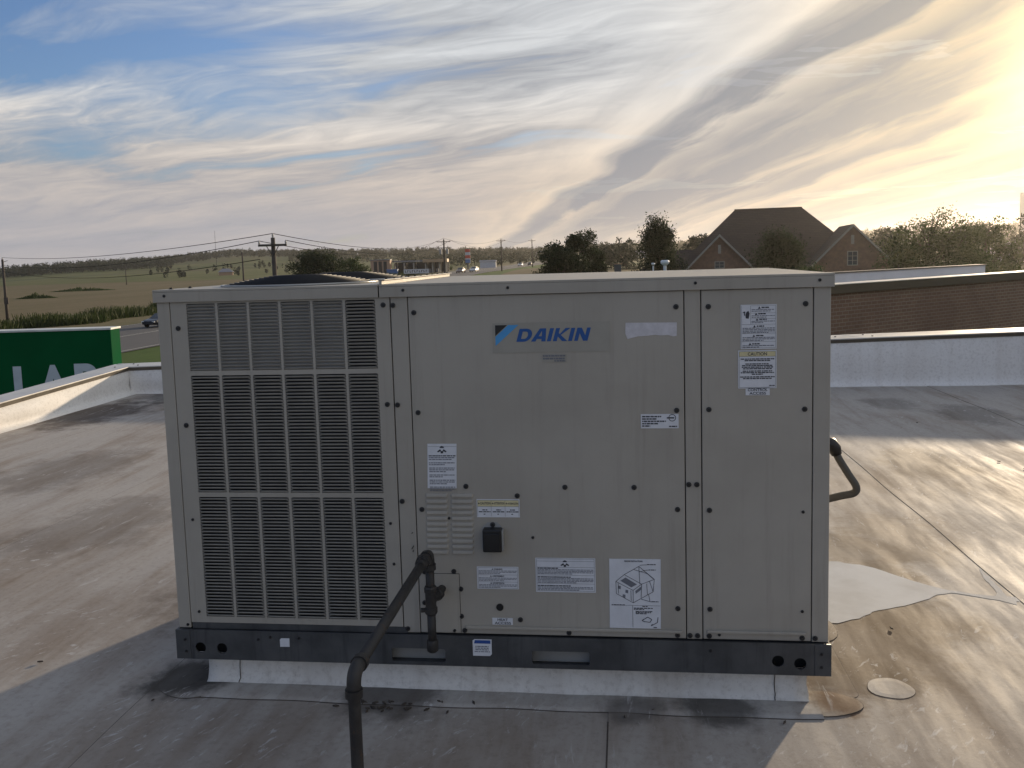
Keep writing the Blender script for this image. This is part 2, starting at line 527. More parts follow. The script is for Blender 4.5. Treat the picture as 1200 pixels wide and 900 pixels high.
for i in range(len(seams) - 1):
    a, b_ = seams[i], seams[i + 1]
    ext = .06 if i < len(seams) - 2 else 0
    xs = np.concatenate([[a, a + .07, a + .16], np.linspace(a + .24, b_ + ext, 30)])
    ys = np.linspace(ROOF_Y0, ROOF_Y1, 250)
    X, Y = np.meshgrid(xs, ys)
    lift = np.interp(X - a, [0, .07, .16], [.0018, .0017, 0]) if i else 0 * X
    edge = .006 * np.sin(Y * 1.7 + i) + .004 * np.sin(Y * 5.1 + 2 * i)
    Xw = X + edge * (np.abs(X - a) < .2)
    Z = swell(X, Y) + lift - .008
    # a shallow dip keeps the pond beside the unit level
    n_x, n_y = len(xs), len(ys)
    V = np.stack([Xw, Y, Z], -1).reshape(-1, 3).tolist()
    F_ = [(r * n_x + c_, r * n_x + c_ + 1, (r + 1) * n_x + c_ + 1, (r + 1) * n_x + c_) for r in range(n_y - 1) for c_ in range(n_x - 1)]
    o = len(V)
    V += [(Xw[r, 0], ys[r], Z[r, 0]) for r in range(n_y)] + [(Xw[r, 0], ys[r], Z[r, 0] - .006) for r in range(n_y)]
    F_ += [(o + r, o + r + 1, o + n_y + r + 1, o + n_y + r) for r in range(n_y - 1)]
    mb = MB().add(V, F_)
    mb.build('membrane_sheet', 'membrane', roof, smooth=True)
    if i:
        mb = MB()
        pts = [(float(Xw[r, 0]) - .001, float(ys[r]), float(Z[r, 0]) - .0022) for r in range(n_y) if not (-.1 < ys[r] < 1.3 and 0 < a < 2.2)]
        if i == 4:
            mb.tube([q for q in pts if q[1] < 0], .0032, 5)
            mb.tube([q for q in pts if q[1] > 0], .0032, 5)
        else:
            mb.tube(pts, .0024, 5)
        mb.build('seam_sealant', 'sealant_dark', roof)
def R0(x, y):
    return float(swell(x, y)) - .008
# the deck below the membrane, closing the building's top
MB().box(-4.7, 10.3, ROOF_Y0, 7.45, -.5, -.055).build('roof_deck', 'sealant_dark', roof)

def patch(poly, lift, matname, name='flashing_patch', outline=True, wob=0.0):
    mb = MB()
    n_ = len(poly)
    cx = sum(q[0] for q in poly) / n_
    cy = sum(q[1] for q in poly) / n_
    vs = [(cx, cy, R0(cx, cy) + lift)]
    for f_ in (.35, .7, 1.0):
        for (a, b_) in poly:
            qx, qy = cx + (a - cx) * f_, cy + (b_ - cy) * f_
            vs.append((qx, qy, R0(qx, qy) + lift - (.0012 if f_ == 1 else 0)))
    vs += [(a, b_, R0(a, b_) - .01) for a, b_ in poly]
    fs = [(0, 1 + i, 1 + (i + 1) % n_) for i in range(n_)]
    for ring in range(3):
        o = 1 + ring * n_
        fs += [(o + i, o + n_ + i, o + n_ + (i + 1) % n_, o + (i + 1) % n_) for i in range(n_)]
    pt = mb.add(vs, fs).build(name, matname, roof, smooth=False)
    if outline:
        m2 = MB()
        m2.tube([(a, b_, R0(a, b_) + lift - .003) for a, b_ in poly], .0022, 5, closed=True)
        m2.build('edge_sealant', 'sealant_dark', pt)
    return pt
def ell(cx, cy, rx, ry, n_=30, seed=0, w=.03):
    r_ = random.Random(seed)
    ph = [r_.uniform(0, 6.28) for _ in range(4)]
    out = []
    for i in range(n_):
        a = 2 * math.pi * i / n_
        s = 1 + w * math.sin(2 * a + ph[0]) + w * .6 * math.sin(3 * a + ph[1]) + w * .4 * math.sin(5 * a + ph[2])
        out.append((cx + rx * s * math.cos(a), cy + ry * s * math.sin(a)))
    return out
def rrect(x0, x1, y0, y1, r, n_=5):
    out = []
    for cx, cy, a0 in ((x1 - r, y1 - r, 0), (x0 + r, y1 - r, 90), (x0 + r, y0 + r, 180), (x1 - r, y0 + r, 270)):
        for i in range(n_ + 1):
            a = RAD(a0 + 90 * i / n_)
            out.append((cx + r * math.cos(a), cy + r * math.sin(a)))
    return out
patch(ell(2.49, .135, .072, .075, seed=3, w=.05), .0025, 'membrane_round')
def dense(poly, step=.05):
    out = []
    for i, a in enumerate(poly):
        b_ = poly[(i + 1) % len(poly)]
        n_ = max(1, int(math.dist(a, b_) / step))
        out += [(a[0] + (b_[0] - a[0]) * j / n_, a[1] + (b_[1] - a[1]) * j / n_) for j in range(n_)]
    return out
patch(dense(rrect(2.10, 2.37, .06, .50, .03)), .0022, 'membrane_flash')
patch(ell(2.22, .015, .14, .085, seed=4), .0045, 'membrane_patch')
patch(ell(2.30, .62, .13, .14, seed=5), .0038, 'membrane_patch')
patch(ell(.045, .015, .135, .105, seed=6), .004, 'membrane_flash')

# ---- the curb under the unit, wrapped in membrane
CX0, CX1, CY0, CY1 = .085, 2.19, .035, 1.16
curb = thing('roof_curb', (1.14, .6, 0), 'membrane wrapped curb carrying the rooftop unit', 'curb')
def rel(o, par):      # parent without moving
    o.parent = par
    o.matrix_parent_inverse = Matrix.Translation(-Vector(par.location))
    return o
mb = MB()
prof = [(.0, .128), (.0, .085), (-.0005, .050), (-.002, .026), (-.005, .012), (-.010, .004), (-.017, -.001), (-.026, -.006)]
def ring(off, z):
    ox = off * .15
    return [(CX0 + ox, CY0 + off, z), (CX1 - ox, CY0 + off, z), (CX1 - ox, CY1 - off, z), (CX0 + ox, CY1 - off, z)]
def curb_ring(off, z, nseg=44):
    out = []
    cs = ring(off, z)
    for i in range(4):
        a, b_ = Vector(cs[i]), Vector(cs[(i + 1) % 4])
        for j in range(nseg):
            q = a.lerp(b_, j / nseg)
            w = (.0035 * math.sin(q.x * 9 + q.y * 7 + z * 60) + .002 * math.sin(q.x * 23 + 1)) * (1 if .004 < z < .1 else .5)
            d = Vector((0, -1, 0)) if i == 0 else Vector((1, 0, 0)) if i == 1 else Vector((0, 1, 0)) if i == 2 else Vector((-1, 0, 0))
            q = q + d * w
            if z < .01:
                q.z += R0(q.x, q.y) + .008
            out.append(tuple(q))
    return out
rings = [curb_ring(o_, z_) for o_, z_ in prof]
n_ = len(rings[0])
vs = [q for r_ in rings for q in r_]
fs = [(r_ * n_ + j, (r_ + 1) * n_ + j, (r_ + 1) * n_ + (j + 1) % n_, r_ * n_ + (j + 1) % n_) for r_ in range(len(rings) - 1) for j in range(n_)]
mb.add(vs, fs)
rel(mb.build('curb_wrap', 'membrane_curb', None, smooth=True), curb)
mb = MB().box(CX0 + .02, CX1 - .02, CY0 + .02, CY1 - .02, -.03, .124)
rel(mb.build('curb_frame', 'rail_steel', None), curb)
m2 = MB()
for sx_ in (.205, 2.085):
    m2.tube([(sx_ + .0015 * math.sin(k_ * 2), CY0 + o_ - .0025, z_ + .0005 + (.0 if z_ > .01 else R0(sx_, CY0 + o_) + .008)) for k_, (o_, z_) in enumerate(prof[:7])], .0016, 5)
rel(m2.build('lap_seam', 'sealant_dark', None), curb)
# base flashing strip on the roof in front of the curb
mb = MB()
NX = 90
rows = [(-.088, -.004), (-.086, .004), (-.06, .005), (-.02, .006), (.02, .006)]
vs = []
for j, (y_, l_) in enumerate(rows):
    for i in range(NX + 1):
        xx = .02 + 2.20 * i / NX
        yy = y_ + .004 * math.sin(xx * 6.1) + .003 * math.sin(xx * 17)
        vs.append((xx, yy, R0(xx, yy) + l_ + (.004 * max(0, math.sin(xx * 4.2 + 1)) if 1 < j < 4 else 0)))
fs = [(j * (NX + 1) + i, j * (NX + 1) + i + 1, (j + 1) * (NX + 1) + i + 1, (j + 1) * (NX + 1) + i) for j in range(len(rows) - 1) for i in range(NX)]
mb.add(vs, fs).build('base_flashing', 'membrane_flash', roof, smooth=True)
m2 = MB()
m2.tube([(q[0], q[1] - .002, q[2] + .004) for q in vs[:NX + 1]], .0022, 5)
m2.build('seam_sealant', 'sealant_dark', roof)

# ---- the pond beside the unit and its run-off
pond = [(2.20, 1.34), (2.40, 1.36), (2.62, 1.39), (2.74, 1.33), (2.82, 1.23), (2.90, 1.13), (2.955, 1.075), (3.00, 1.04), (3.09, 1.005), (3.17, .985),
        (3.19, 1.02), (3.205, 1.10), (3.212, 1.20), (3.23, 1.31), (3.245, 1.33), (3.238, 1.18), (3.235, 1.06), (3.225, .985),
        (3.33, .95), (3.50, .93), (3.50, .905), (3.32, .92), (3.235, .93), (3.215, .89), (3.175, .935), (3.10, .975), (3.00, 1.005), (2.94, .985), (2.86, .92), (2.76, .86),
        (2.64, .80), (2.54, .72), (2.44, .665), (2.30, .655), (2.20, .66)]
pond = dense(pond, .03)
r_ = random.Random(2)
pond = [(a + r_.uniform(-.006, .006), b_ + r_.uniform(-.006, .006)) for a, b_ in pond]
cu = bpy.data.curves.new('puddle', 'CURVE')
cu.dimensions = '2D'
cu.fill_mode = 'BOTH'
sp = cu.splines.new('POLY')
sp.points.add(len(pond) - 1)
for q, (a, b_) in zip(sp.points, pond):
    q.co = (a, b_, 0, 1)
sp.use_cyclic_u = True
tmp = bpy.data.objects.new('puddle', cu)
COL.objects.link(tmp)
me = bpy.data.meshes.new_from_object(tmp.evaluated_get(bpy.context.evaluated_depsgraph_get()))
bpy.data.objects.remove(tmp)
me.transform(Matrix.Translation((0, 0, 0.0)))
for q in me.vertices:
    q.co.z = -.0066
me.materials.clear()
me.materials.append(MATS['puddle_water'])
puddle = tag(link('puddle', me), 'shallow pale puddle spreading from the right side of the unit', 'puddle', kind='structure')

# bits of debris lying on the roof in front of the unit
rr = random.Random(11)
deb = thing('roof_debris', (.88, -.08, -.01), 'scattered dark leaf crumbs on the roof in front of the unit', 'debris')
deb['kind'] = 'stuff'
mb = MB()
for i in range(46):
    cx, cy = (rr.gauss(.80, .10), rr.gauss(-.10, .05)) if i < 30 else (rr.uniform(-3, 5), rr.uniform(-.9, 5))
    if cy > -.03 and -.1 < cx < 2.4:
        cy = -.12
    s = rr.uniform(.003, .008) if i else .02
    a = rr.uniform(0, 3.14)
    z_ = R0(cx, cy) + .008
    ca, sa = math.cos(a), math.sin(a)
    mb.hexa([(cx + s * 1.8 * ca * u_ - s * .6 * sa * v_ - .88, cy + s * 1.8 * sa * u_ + s * .6 * ca * v_ + .08, z_ - .004 + .01) for u_, v_ in ((-1, 0), (0, -1), (1, 0), (0, 1))],
            [(cx + s * 1.5 * ca * u_ - s * .5 * sa * v_ - .88, cy + s * 1.5 * sa * u_ + s * .5 * ca * v_ + .08, z_ + .001 + .01) for u_, v_ in ((-1, 0), (0, -1), (1, 0), (0, 1))])
mb.build('leaf_crumbs', 'sealant_dark', deb)

# ---- parapets: coping height follows the roof's fall
def cop(x, y):
    return .315 + .0235 * (x + 4.4) + .029 * (y - 7.0)
def parapet(name, label, pts_in, pts_out, wallmat):
    """pts_in: inner face line (list of xy), pts_out: outer face line"""
    par = thing(name, (pts_in[0][0], pts_in[0][1], 0), label, 'parapet')
    def R_(o):
        return rel(o, par)
    (ax, ay), (bx, by) = pts_in
    (cx, cy), (dx_, dy_) = pts_out
    N_ = 70
    inn = Vector((ax - cx, ay - cy, 0)).normalized()
    mb = MB()
    vs = []
    prof = [(1.0, .0), (.86, .006), (.6, .014), (.35, .018), (.16, .028), (.05, .055), (.0, .10), (-.03, .17)]
    rw = random.Random(len(name) + int(abs(ax) * 10))
    ph = [rw.uniform(0, 6) for _ in range(5)]
    for i in range(N_ + 1):
        t_ = i / N_
        x_, y_ = ax + (bx - ax) * t_, ay + (by - ay) * t_
        H = cop(x_, y_) - .05
        L = t_ * math.dist(pts_in[0], pts_in[1])
        for hf, off in prof:
            bul = .020 * math.sin(L * 2.1 + ph[0] + 2 * hf) * math.sin(3.1 * min(1, max(0, hf))) + .010 * math.sin(L * 5.3 + ph[1]) * math.sin(3.1 * min(1, max(0, hf)))
            q = Vector((x_, y_, 0)) + inn * (off + bul + .006 + .032 * math.sin(3.1 * min(1, max(0, hf))))
            vs.append((q.x, q.y, H * hf if hf > 0 else R0(q.x, q.y) + (.004 if off < .15 else -.002)))
    n_ = len(prof)
    fs = [(i * n_ + j, i * n_ + j + 1, (i + 1) * n_ + j + 1, (i + 1) * n_ + j) for i in range(N_) for j in range(n_ - 1)]
    R_(MB().add(vs, fs).build('membrane_flashing', wallmat, None, smooth=True))
    # masonry core down to the deck
    b0 = [(ax, ay, -.5), (bx, by, -.5), (dx_, dy_, -.5), (cx, cy, -.5)]
    b1 = [(q[0], q[1], cop(q[0], q[1]) - .045) for q in b0]
    R_(MB().hexa(b0, b1).build('wall_core', 'facade_brick', None))
    # coping in lengths of about 3 m with lapped joints
    n_l = max(1, int(round(math.dist(pts_in[0], pts_in[1]) / 3.0)))
    out = Vector((-inn.x, -inn.y, 0))
    for s_ in range(n_l):
        t0, t1 = s_ / n_l, (s_ + 1) / n_l
        p0, p1 = Vector((ax + (bx - ax) * t0, ay + (by - ay) * t0, 0)), Vector((ax + (bx - ax) * t1, ay + (by - ay) * t1, 0))
        q0, q1 = Vector((cx + (dx_ - cx) * t0, cy + (dy_ - cy) * t0, 0)), Vector((cx + (dx_ - cx) * t1, cy + (dy_ - cy) * t1, 0))
        lift = .0015 * (s_ % 2)
        def cz(v_, dz_):
            return (v_.x, v_.y, cop(v_.x, v_.y) + dz_ + lift)
        e_in, e_out = inn * .028, out * .028
        a_, b_, c_, d_ = p0 + e_in, p1 + e_in, q1 + e_out, q0 + e_out
        cp_ = R_(MB().hexa([cz(a_, -.012), cz(b_, -.012), cz(c_, -.012), cz(d_, -.012)], [cz(a_, 0), cz(b_, 0), cz(c_, -.002), cz(d_, -.002)]).build('coping', 'coping_metal', None, bevel=.003))
        li = inn * .010
        R_(MB().hexa([cz(a_ - li, -.05), cz(b_ - li, -.05), cz(b_ - li * 1.6, -.05), cz(a_ - li * 1.6, -.05)],
                     [cz(a_ - li * .4, -.0125), cz(b_ - li * .4, -.0125), cz(b_ - li * 1.6, -.0125), cz(a_ - li * 1.6, -.0125)]).build('coping_lip', 'coping_lip', None))
        R_(MB().hexa([cz(c_ - e_out * .1, -.14), cz(d_ - e_out * .1, -.14), cz(d_ - e_out * .35, -.14), cz(c_ - e_out * .35, -.14)],
                     [cz(c_ - e_out * .1, -.0125), cz(d_ - e_out * .1, -.0125), cz(d_ - e_out * .35, -.0125), cz(c_ - e_out * .35, -.0125)]).build('coping_fascia', 'coping_metal', None))
        for f_, s2 in ((.06, .3), (.06, .7), (.94, .5)):
            w_ = a_.lerp(b_, f_).lerp(d_.lerp(c_, f_), s2)
            R_(MB().cyl((w_.x, w_.y, cop(w_.x, w_.y) + lift - .001), (0, 0, 1), .011, .007, 8).build('coping_screw', 'screw_dark', None))
    return par
parapet('parapet_wall', 'white lined parapet with metal coping along the far side behind the unit', [(-4.37, 7.1), (10.0, 7.1)], [(-4.68, 7.41), (10.0, 7.41)], 'membrane_white')
parapet('parapet_wall', 'white lined parapet with metal coping in front of the green sign', [(-4.37, -7.0), (-4.37, 7.1)], [(-4.68, -7.0), (-4.68, 7.41)], 'membrane_white')

# ================================================================== THE ROOFTOP UNIT
unit = thing('rooftop_unit', (1.125, .6, 0), 'large grey packaged rooftop air conditioning unit with louvered coil panel', 'air conditioner')
def U(o):
    return rel(o, unit)
ZB, ZT = .2105, 1.378          # cabinet bottom and top
XS = [0.0, .047, .8253, .8855, 1.793, 1.8466, 2.1962, 2.25]
G = .0016
core = U(MB().box(.006, .8253, .050, 1.19, ZB - .005, ZT + .02).box(.8254, 2.244, .014, 1.19, ZB - .005, ZT + .02).build('cabinet', 'seam_dark', None))
def pan(name, x0, x1, y0, y1, z0, z1, m_='unit_paint', bev=.002):
    return U(MB().box(x0, x1, y0, y1, z0, z1).build(name, m_, None, bevel=bev))
pan('corner_post', 0.0, XS[1] - G, 0.0, .05, ZB, ZT)
pan('centre_post', XS[2] + G, XS[3] - G, .0015, .013, ZB, ZT)
access = pan('access_panel', XS[3] + G, XS[4] - G, 0.0, .013, ZB + .002, ZT - .003)
pan('centre_post', XS[4] + G, XS[5] - G, .0015, .013, ZB, ZT)
ctrl = pan('control_panel_door', XS[5] + G, XS[6] - G, 0.0, .013, ZB + .002, ZT - .003)
pan('corner_post', XS[6] + G, 2.25, 0.0, .05, ZB, ZT)
pan('side_panel', 0.0, .0055, .0525, 1.195, ZB, ZT)
pan('side_panel', 2.2445, 2.25, .0525, 1.195, ZB, ZT)
pan('back_panel', 0.006, 2.244, 1.1905, 1.20, ZB, ZT)
# ---- coil panel: frame with openings, louvers pressed in
LX0 = .1065
LP, LWID = .11275, .1042
blocks = [(1.137, 1.370, 20), (.7065, 1.1205, 35), (.2535, .6900, 37)]
mb = MB()
px0, px1 = XS[1] + G, XS[2] - G
zb_l = ZB + .021
xr = LX0 + 5 * LP + LWID
mb.box(px0, LX0, 0, .004, zb_l, ZT - .002)
mb.box(xr, px1, 0, .004, zb_l, ZT - .002)
for z0, z1 in ((zb_l, blocks[2][0]), (blocks[2][1], blocks[1][0]), (blocks[1][1], blocks[0][0]), (blocks[0][1], ZT - .002)):
    mb.box(LX0, xr, 0.0, .004, z0, z1)
for c_ in range(5):
    for z0, z1, _ in blocks:
        mb.box(LX0 + c_ * LP + LWID, LX0 + (c_ + 1) * LP, 0.0, .004, z0, z1)
mb.box(px0, px0 + .004, .004, .03, zb_l, ZT - .002)
mb.box(px1 - .004, px1, .004, .013, zb_l, ZT - .002)
louver_panel = U(mb.build('louver_panel', 'unit_paint', None))
def louver_verts(pitch):
    w, h = LWID, pitch
    # pressed blade: lower edge proud of the sheet, upper edge turned inwards, ends drawn back to the web
    prof = [(.0004, h * .58), (-.0022, h * .555), (-.0020, h * .45), (.0034, h * .05)]
    ends = [(0.0, .005), (.0015, .0025), (.006, .0), (w / 2, -.0003)]
    ends = ends + [(w - a, b_) for a, b_ in ends[-2::-1]]
    V = []
    for k_, (yy, zz_) in enumerate(prof):
        for (xx, back) in ends:
            inset = .0035 * (k_ / 3.0)
            V.append((min(max(xx, inset), w - inset), yy + back * .5, zz_ - back * .30))
    n_ = len(ends)
    F_ = [(k_ * n_ + j, (k_ + 1) * n_ + j, (k_ + 1) * n_ + j + 1, k_ * n_ + j + 1) for k_ in range(3) for j in range(n_ - 1)]
    # back side
    o = len(V)
    V += [(x_, y_ + .0011, z_ + .0002) for x_, y_, z_ in V[:]]
    F_ += [tuple(o + i for i in reversed(f_)) for f_ in F_[:]]
    F_ += [(j + 1, j, o + j, o + j + 1) for j in range(n_ - 1)]
    o = len(V)
    V += [(-.0004, .0006, h * .50), (-.0004, .0006, h * 1.08), (.0100, .0006, h * 1.08), (.0030, .0006, h * .84), (w + .0004, .0006, h * .50), (w + .0004, .0006, h * 1.08), (w - .0100, .0006, h * 1.08), (w - .0030, .0006, h * .84)]
    F_ += [(o, o + 3, o + 2, o + 1), (o + 5, o + 6, o + 7, o + 4)]
    return V, F_
rest = MB()
lm_cache = {}
n_l = 0
for bi, (z0, z1, nrow) in enumerate(blocks):
    pitch = (z1 - z0) / nrow
    V, F_ = louver_verts(pitch)
    me = bpy.data.meshes.new('louver')
    me.from_pydata(V, [], F_)
    me.materials.append(MATS['louver_shade_paint'])
    me.polygons.foreach_set('use_smooth', [True] * len(me.polygons))
    for c_ in range(6):
        for r_i in range(nrow):
            x_, z_ = LX0 + c_ * LP, z0 + r_i * pitch
            if c_ >= 3 or (c_ == 2 and bi == 2 and r_i < 24):
                o = link('louver', me)
                o.parent = louver_panel
                o.matrix_parent_inverse = Matrix.Identity(4)
                o.location = (x_, 0, z_)
                n_l += 1
            else:
                rest.add([(a + x_, b_, c2 + z_) for a, b_, c2 in V], F_)
o = rest.build('louver_rows', 'louver_shade_paint', louver_panel, smooth=True)
o['kind'] = 'stuff'
# behind the louvers: dark coil, and a pale baffle behind most of the top block
U(MB().box(.052, .822, .036, .040, .232, ZT - .01).build('condenser_coil', 'coil', None))
U(MB().box(LX0 - .004, LX0 + 4 * LP + LWID + .004, .0150, .0163, 1.140, 1.374).build('baffle', 'baffle', None))
# ---- lids
def lid(x0, x1, extra):
    mb = MB()
    mb.box(x0, x1, -.009, 1.208, 1.412, 1.420)
    mb.box(x0, x1, -.009, -.006, 1.3765, 1.4118)
    mb.box(x0, x1, 1.205, 1.208, 1.3765, 1.4118)
    if extra < 0:
        mb.box(x0, x0 + .003, -.0058, 1.2048, 1.3765, 1.4118)
    else:
        mb.box(x1 - .003, x1, -.0058, 1.2048, 1.3765, 1.4118)
    return U(mb.build('top_panel', 'unit_paint', None, bevel=.0015))
lid(-.009, .7882, -1)
lidr = lid(.7918, 2.259, 1)
# standing lip where the two lids meet
mb = MB().box(.7925, .802, -.006, 1.2, 1.4185, 1.4335).box(.789, .812, -.0055, 1.1995, 1.4336, 1.4358)
U(mb.build('standing_seam', 'unit_paint', None, bevel=.001))
def screw_mesh(rw, hw, rh, hh):
    mb = MB()
    mb.cur = 0
    mb.cyl((0, 0, 0), (0, -1, 0), rw, hw, 14)
    mb.cur = 1
    mb.cyl((0, -hw, 0), (0, -1, 0), rh, hh, 6)
    me = bpy.data.meshes.new('screw')
    me.from_pydata(mb.v, [], mb.f)
    me.materials.append(MATS['washer'])
    me.materials.append(MATS['screw_dark'])
    me.polygons.foreach_set('material_index', mb.mi)
    return me
SM = screw_mesh(.0088, .0022, .0055, .0045)
SM2 = screw_mesh(.0052, .0012, .0042, .003)
SCREWS = [(0.802, 1.351), (0.8355, 1.349), (0.906, 1.323), (0.802, 1.014), (0.837, 1.012), (0.907, 0.985), (0.839, 0.678), (0.907, 0.65), (1.768, 1.324), (1.767, 0.986), (1.767, 0.655), (1.765, 0.316),
          (1.87, 1.322), (1.87, 0.988), (1.87, 0.653), (1.87, 0.316), (2.172, 1.325), (2.171, 0.987), (1.062, 0.731), (1.236, 0.699), (1.397, 0.729), (1.626, 0.729), (1.804, 0.739), (1.83, 0.739),
          (1.01, 0.433), (1.032, 0.371), (1.031, 0.274), (1.006, 0.2235), (1.041, 0.2235), (1.235, 0.266), (1.4, 0.2235), (1.763, 0.2235), (1.804, 0.2235), (1.829, 0.2235), (1.867, 0.2235), (2.167, 0.2235), (2.208, 0.2235),
          (.073, 1.286), (.0785, .946), (.907, .43), (.904, .32), (.84, .225)]
SMALL = [(.079, .608), (.080, .271), (.801, .456), (.822, .362), (2.168, .649), (2.167, .314), (.034, .222), (1.0, .62), (1.285, .555), (1.9, .228), (.795, .60)]
rs = random.Random(5)
for me, lst in ((SM, SCREWS), (SM2, SMALL)):
    for x_, z_ in lst:
        o = U(link('screw', me))
        o.location = (x_, -.0002, z_)
        o.rotation_euler = (0, rs.uniform(0, 1), 0)
for x_ in (.034, .874, 1.225, 1.829, 2.213):
    o = U(link('screw', SM2))
    o.location = (x_, -.0091, 1.399)
for i in range(11):
    o = U(link('screw', SM2))
    o.location = (.8005, .06 + i * .108, 1.4358)
    o.rotation_euler = (-math.pi / 2, 0, 0)
for x_, y_ in ((.03, .05), (.045, .16), (.03, .9), (.72, .6), (.41, .6)):
    o = U(link('screw', SM))
    o.location = (x_, y_, 1.4198)
    o.rotation_euler = (-math.pi / 2, 0, 0)
# ---- condenser fan guards on the left lid
for fy in (.325, .885):
    fx, fr = .400, .272
    mb = MB()
    mb.tube([(fx + (fr + .012) * math.cos(a * math.pi / 24), fy + (fr + .012) * math.sin(a * math.pi / 24), 1.4235) for a in range(48)], .0042, 6, closed=True)
    rim = U(mb.build('fan_ring', 'guard_rim', None, smooth=True))
    mb = MB()
    for i in range(15):
        rr_ = fr * (1 - i / 15.5)
        h = .029 * min(1, (fr - rr_) / .17) ** .85
        mb.tube([(fx + rr_ * math.cos(a * math.pi / 20), fy + rr_ * math.sin(a * math.pi / 20), 1.425 + h) for a in range(40)], .0026, 5, closed=True)
    U(mb.build('fan_guard', 'guard_wire', None, smooth=True))
    mb = MB()
    for i in range(12):
        a = i * math.pi / 6 + .13
        mb.tube([(fx + q * math.cos(a), fy + q * math.sin(a), 1.4225 + .028 * min(1, (fr - q) / .17) ** .85) for q in (fr, .8 * fr, .6 * fr, .4 * fr, .2 * fr, .02 * fr)], .0016, 5)
    U(mb.build('guard_spokes', 'guard_wire', None))
    mb = MB()
    mb.cyl((fx, fy, 1.4205), (0, 0, 1), fr - .004, .0015, 40)
    U(mb.build('fan_opening_shade', 'seam_dark', None))  # lid is uncut; black disc paints the darkness of the fan opening
    for i in range(4):
        a = i * math.pi / 2 + .4
        mb = MB()
        pts = []
        for q, w, zt in ((.05, .05, .0), (.14, .10, .0), (.235, .13, .0)):
            pts += [(fx + q * math.cos(a - w / q * .5), fy + q * math.sin(a - w / q * .5), 1.4225), (fx + q * math.cos(a + w / q * .5), fy + q * math.sin(a + w / q * .5), 1.4300)]
        mb.add(pts, [(0, 2, 3, 1), (2, 4, 5, 3)])
        U(mb.build('fan_blade', 'screw_dark', None))
# ---- base rail with lifting holes and fork slots
def circ(cx, cz, r, n_=24):
    return [(cx + r * math.cos(2 * math.pi * i / n_), cz + r * math.sin(2 * math.pi * i / n_)) for i in range(n_)]
def rc(x0, x1, z0, z1):
    return rrect(x0, x1, z0, z1, .006, 3)
rail = U(plate('base_rail', [(-.006, .1000), (2.256, .1000), (2.256, .2085), (-.006, .2085)],
               [circ(.083, .1425, .0195), circ(.163, .1415, .0195), circ(2.088, .1475, .0195), circ(2.159, .1405, .0195), rc(.783, .972, .1125, .160), rc(1.273, 1.468, .1145, .1615)],
               .006, 'rail_steel', None, Matrix.Translation((0, -.010, 0)) @ FRONT))
mb = MB()
mb.box(-.006, 2.256, -.0068, .03, .1985, .2045)            # top flange
mb.box(-.006, 2.256, -.0068, .03, .1002, .1055)            # bottom flange
U(mb.build('rail_flange', 'rail_steel', None))
U(MB().box(-.006, 0.0, -.0065, 1.2, .1003, .2083).build('side_rail', 'rail_steel', None))
U(MB().box(2.250, 2.256, -.0065, 1.2, .1003, .2083).build('side_rail', 'rail_steel', None))
U(MB().box(0.001, 2.249, 1.195, 1.2, .1003, .2083).build('back_rail', 'rail_steel', None))
U(MB().box(-.0075, .046, -.0155, -.0131, .1008, .2077).build('rail_bracket', 'rail_steel', None, bevel=.001))
U(MB().box(2.205, 2.2575, -.0155, -.0131, .1008, .2077).build('rail_bracket', 'rail_steel', None, bevel=.001))
U(MB().box(.052, .84, .0005, .0125, .2085, .2305).build('sill_strip', 'rail_steel', None))
for x_, z_ in ((.028, .173), (.030, .130), (2.226, .176), (2.226, .131)):
    o = U(link('screw', SM2))
    o.location = (x_, -.0157, z_)
for x_, z_ in ((.30, .178), (.345, .188), (.45, .187), (1.87, .178)):
    o = U(link('screw', SM2))
    o.location = (x_, -.0132, z_)
U(MB().box(.001, 2.249, .0332, .0345, .1062, .1978).build('hole_shade_sheet', 'seam_dark', None))  # dark sheet added behind the rail so its holes look shaded
# pale lining seen through the fork slots, on the curb side
U(MB().box(.75, 1.50, .028, .032, .108, .197).build('slot_lining', 'baffle', None))
# ---- small vent of pressed louvers on the access panel
vx0 = .9215
for c_ in range(2):
    for r_i in range(11):
        z_ = .496 + r_i * .0198
        mb = MB()
        w = .078
        prof = [(0.0, .0125), (-.003, .0115), (-.0062, .006), (-.0068, .001), (-.0062, .0), (0.0, .0004)]
        V = []
        for f_, ins in ((0, 0), (.06, 1), (.94, 1), (1, 0)):
            for (yy, zz_) in prof:
                V.append((w * f_, yy * (ins * .88 + .12), zz_ if ins else .002 + zz_ * .7))
        F_ = [(a * 6 + j, (a + 1) * 6 + j, (a + 1) * 6 + j + 1, a * 6 + j + 1) for a in range(3) for j in range(5)]
        if c_ == 0 and r_i == 0:
            vent_me = bpy.data.meshes.new('vent_louver')
            vent_me.from_pydata(V, [], [f_[::-1] for f_ in F_])
            vent_me.materials.append(MATS['unit_paint'])
        o = link('vent_louver', vent_me)
        o.parent = access
        o.location = (vx0 + c_ * .0875 - .004 * (1 - r_i / 11), -.0001, z_)
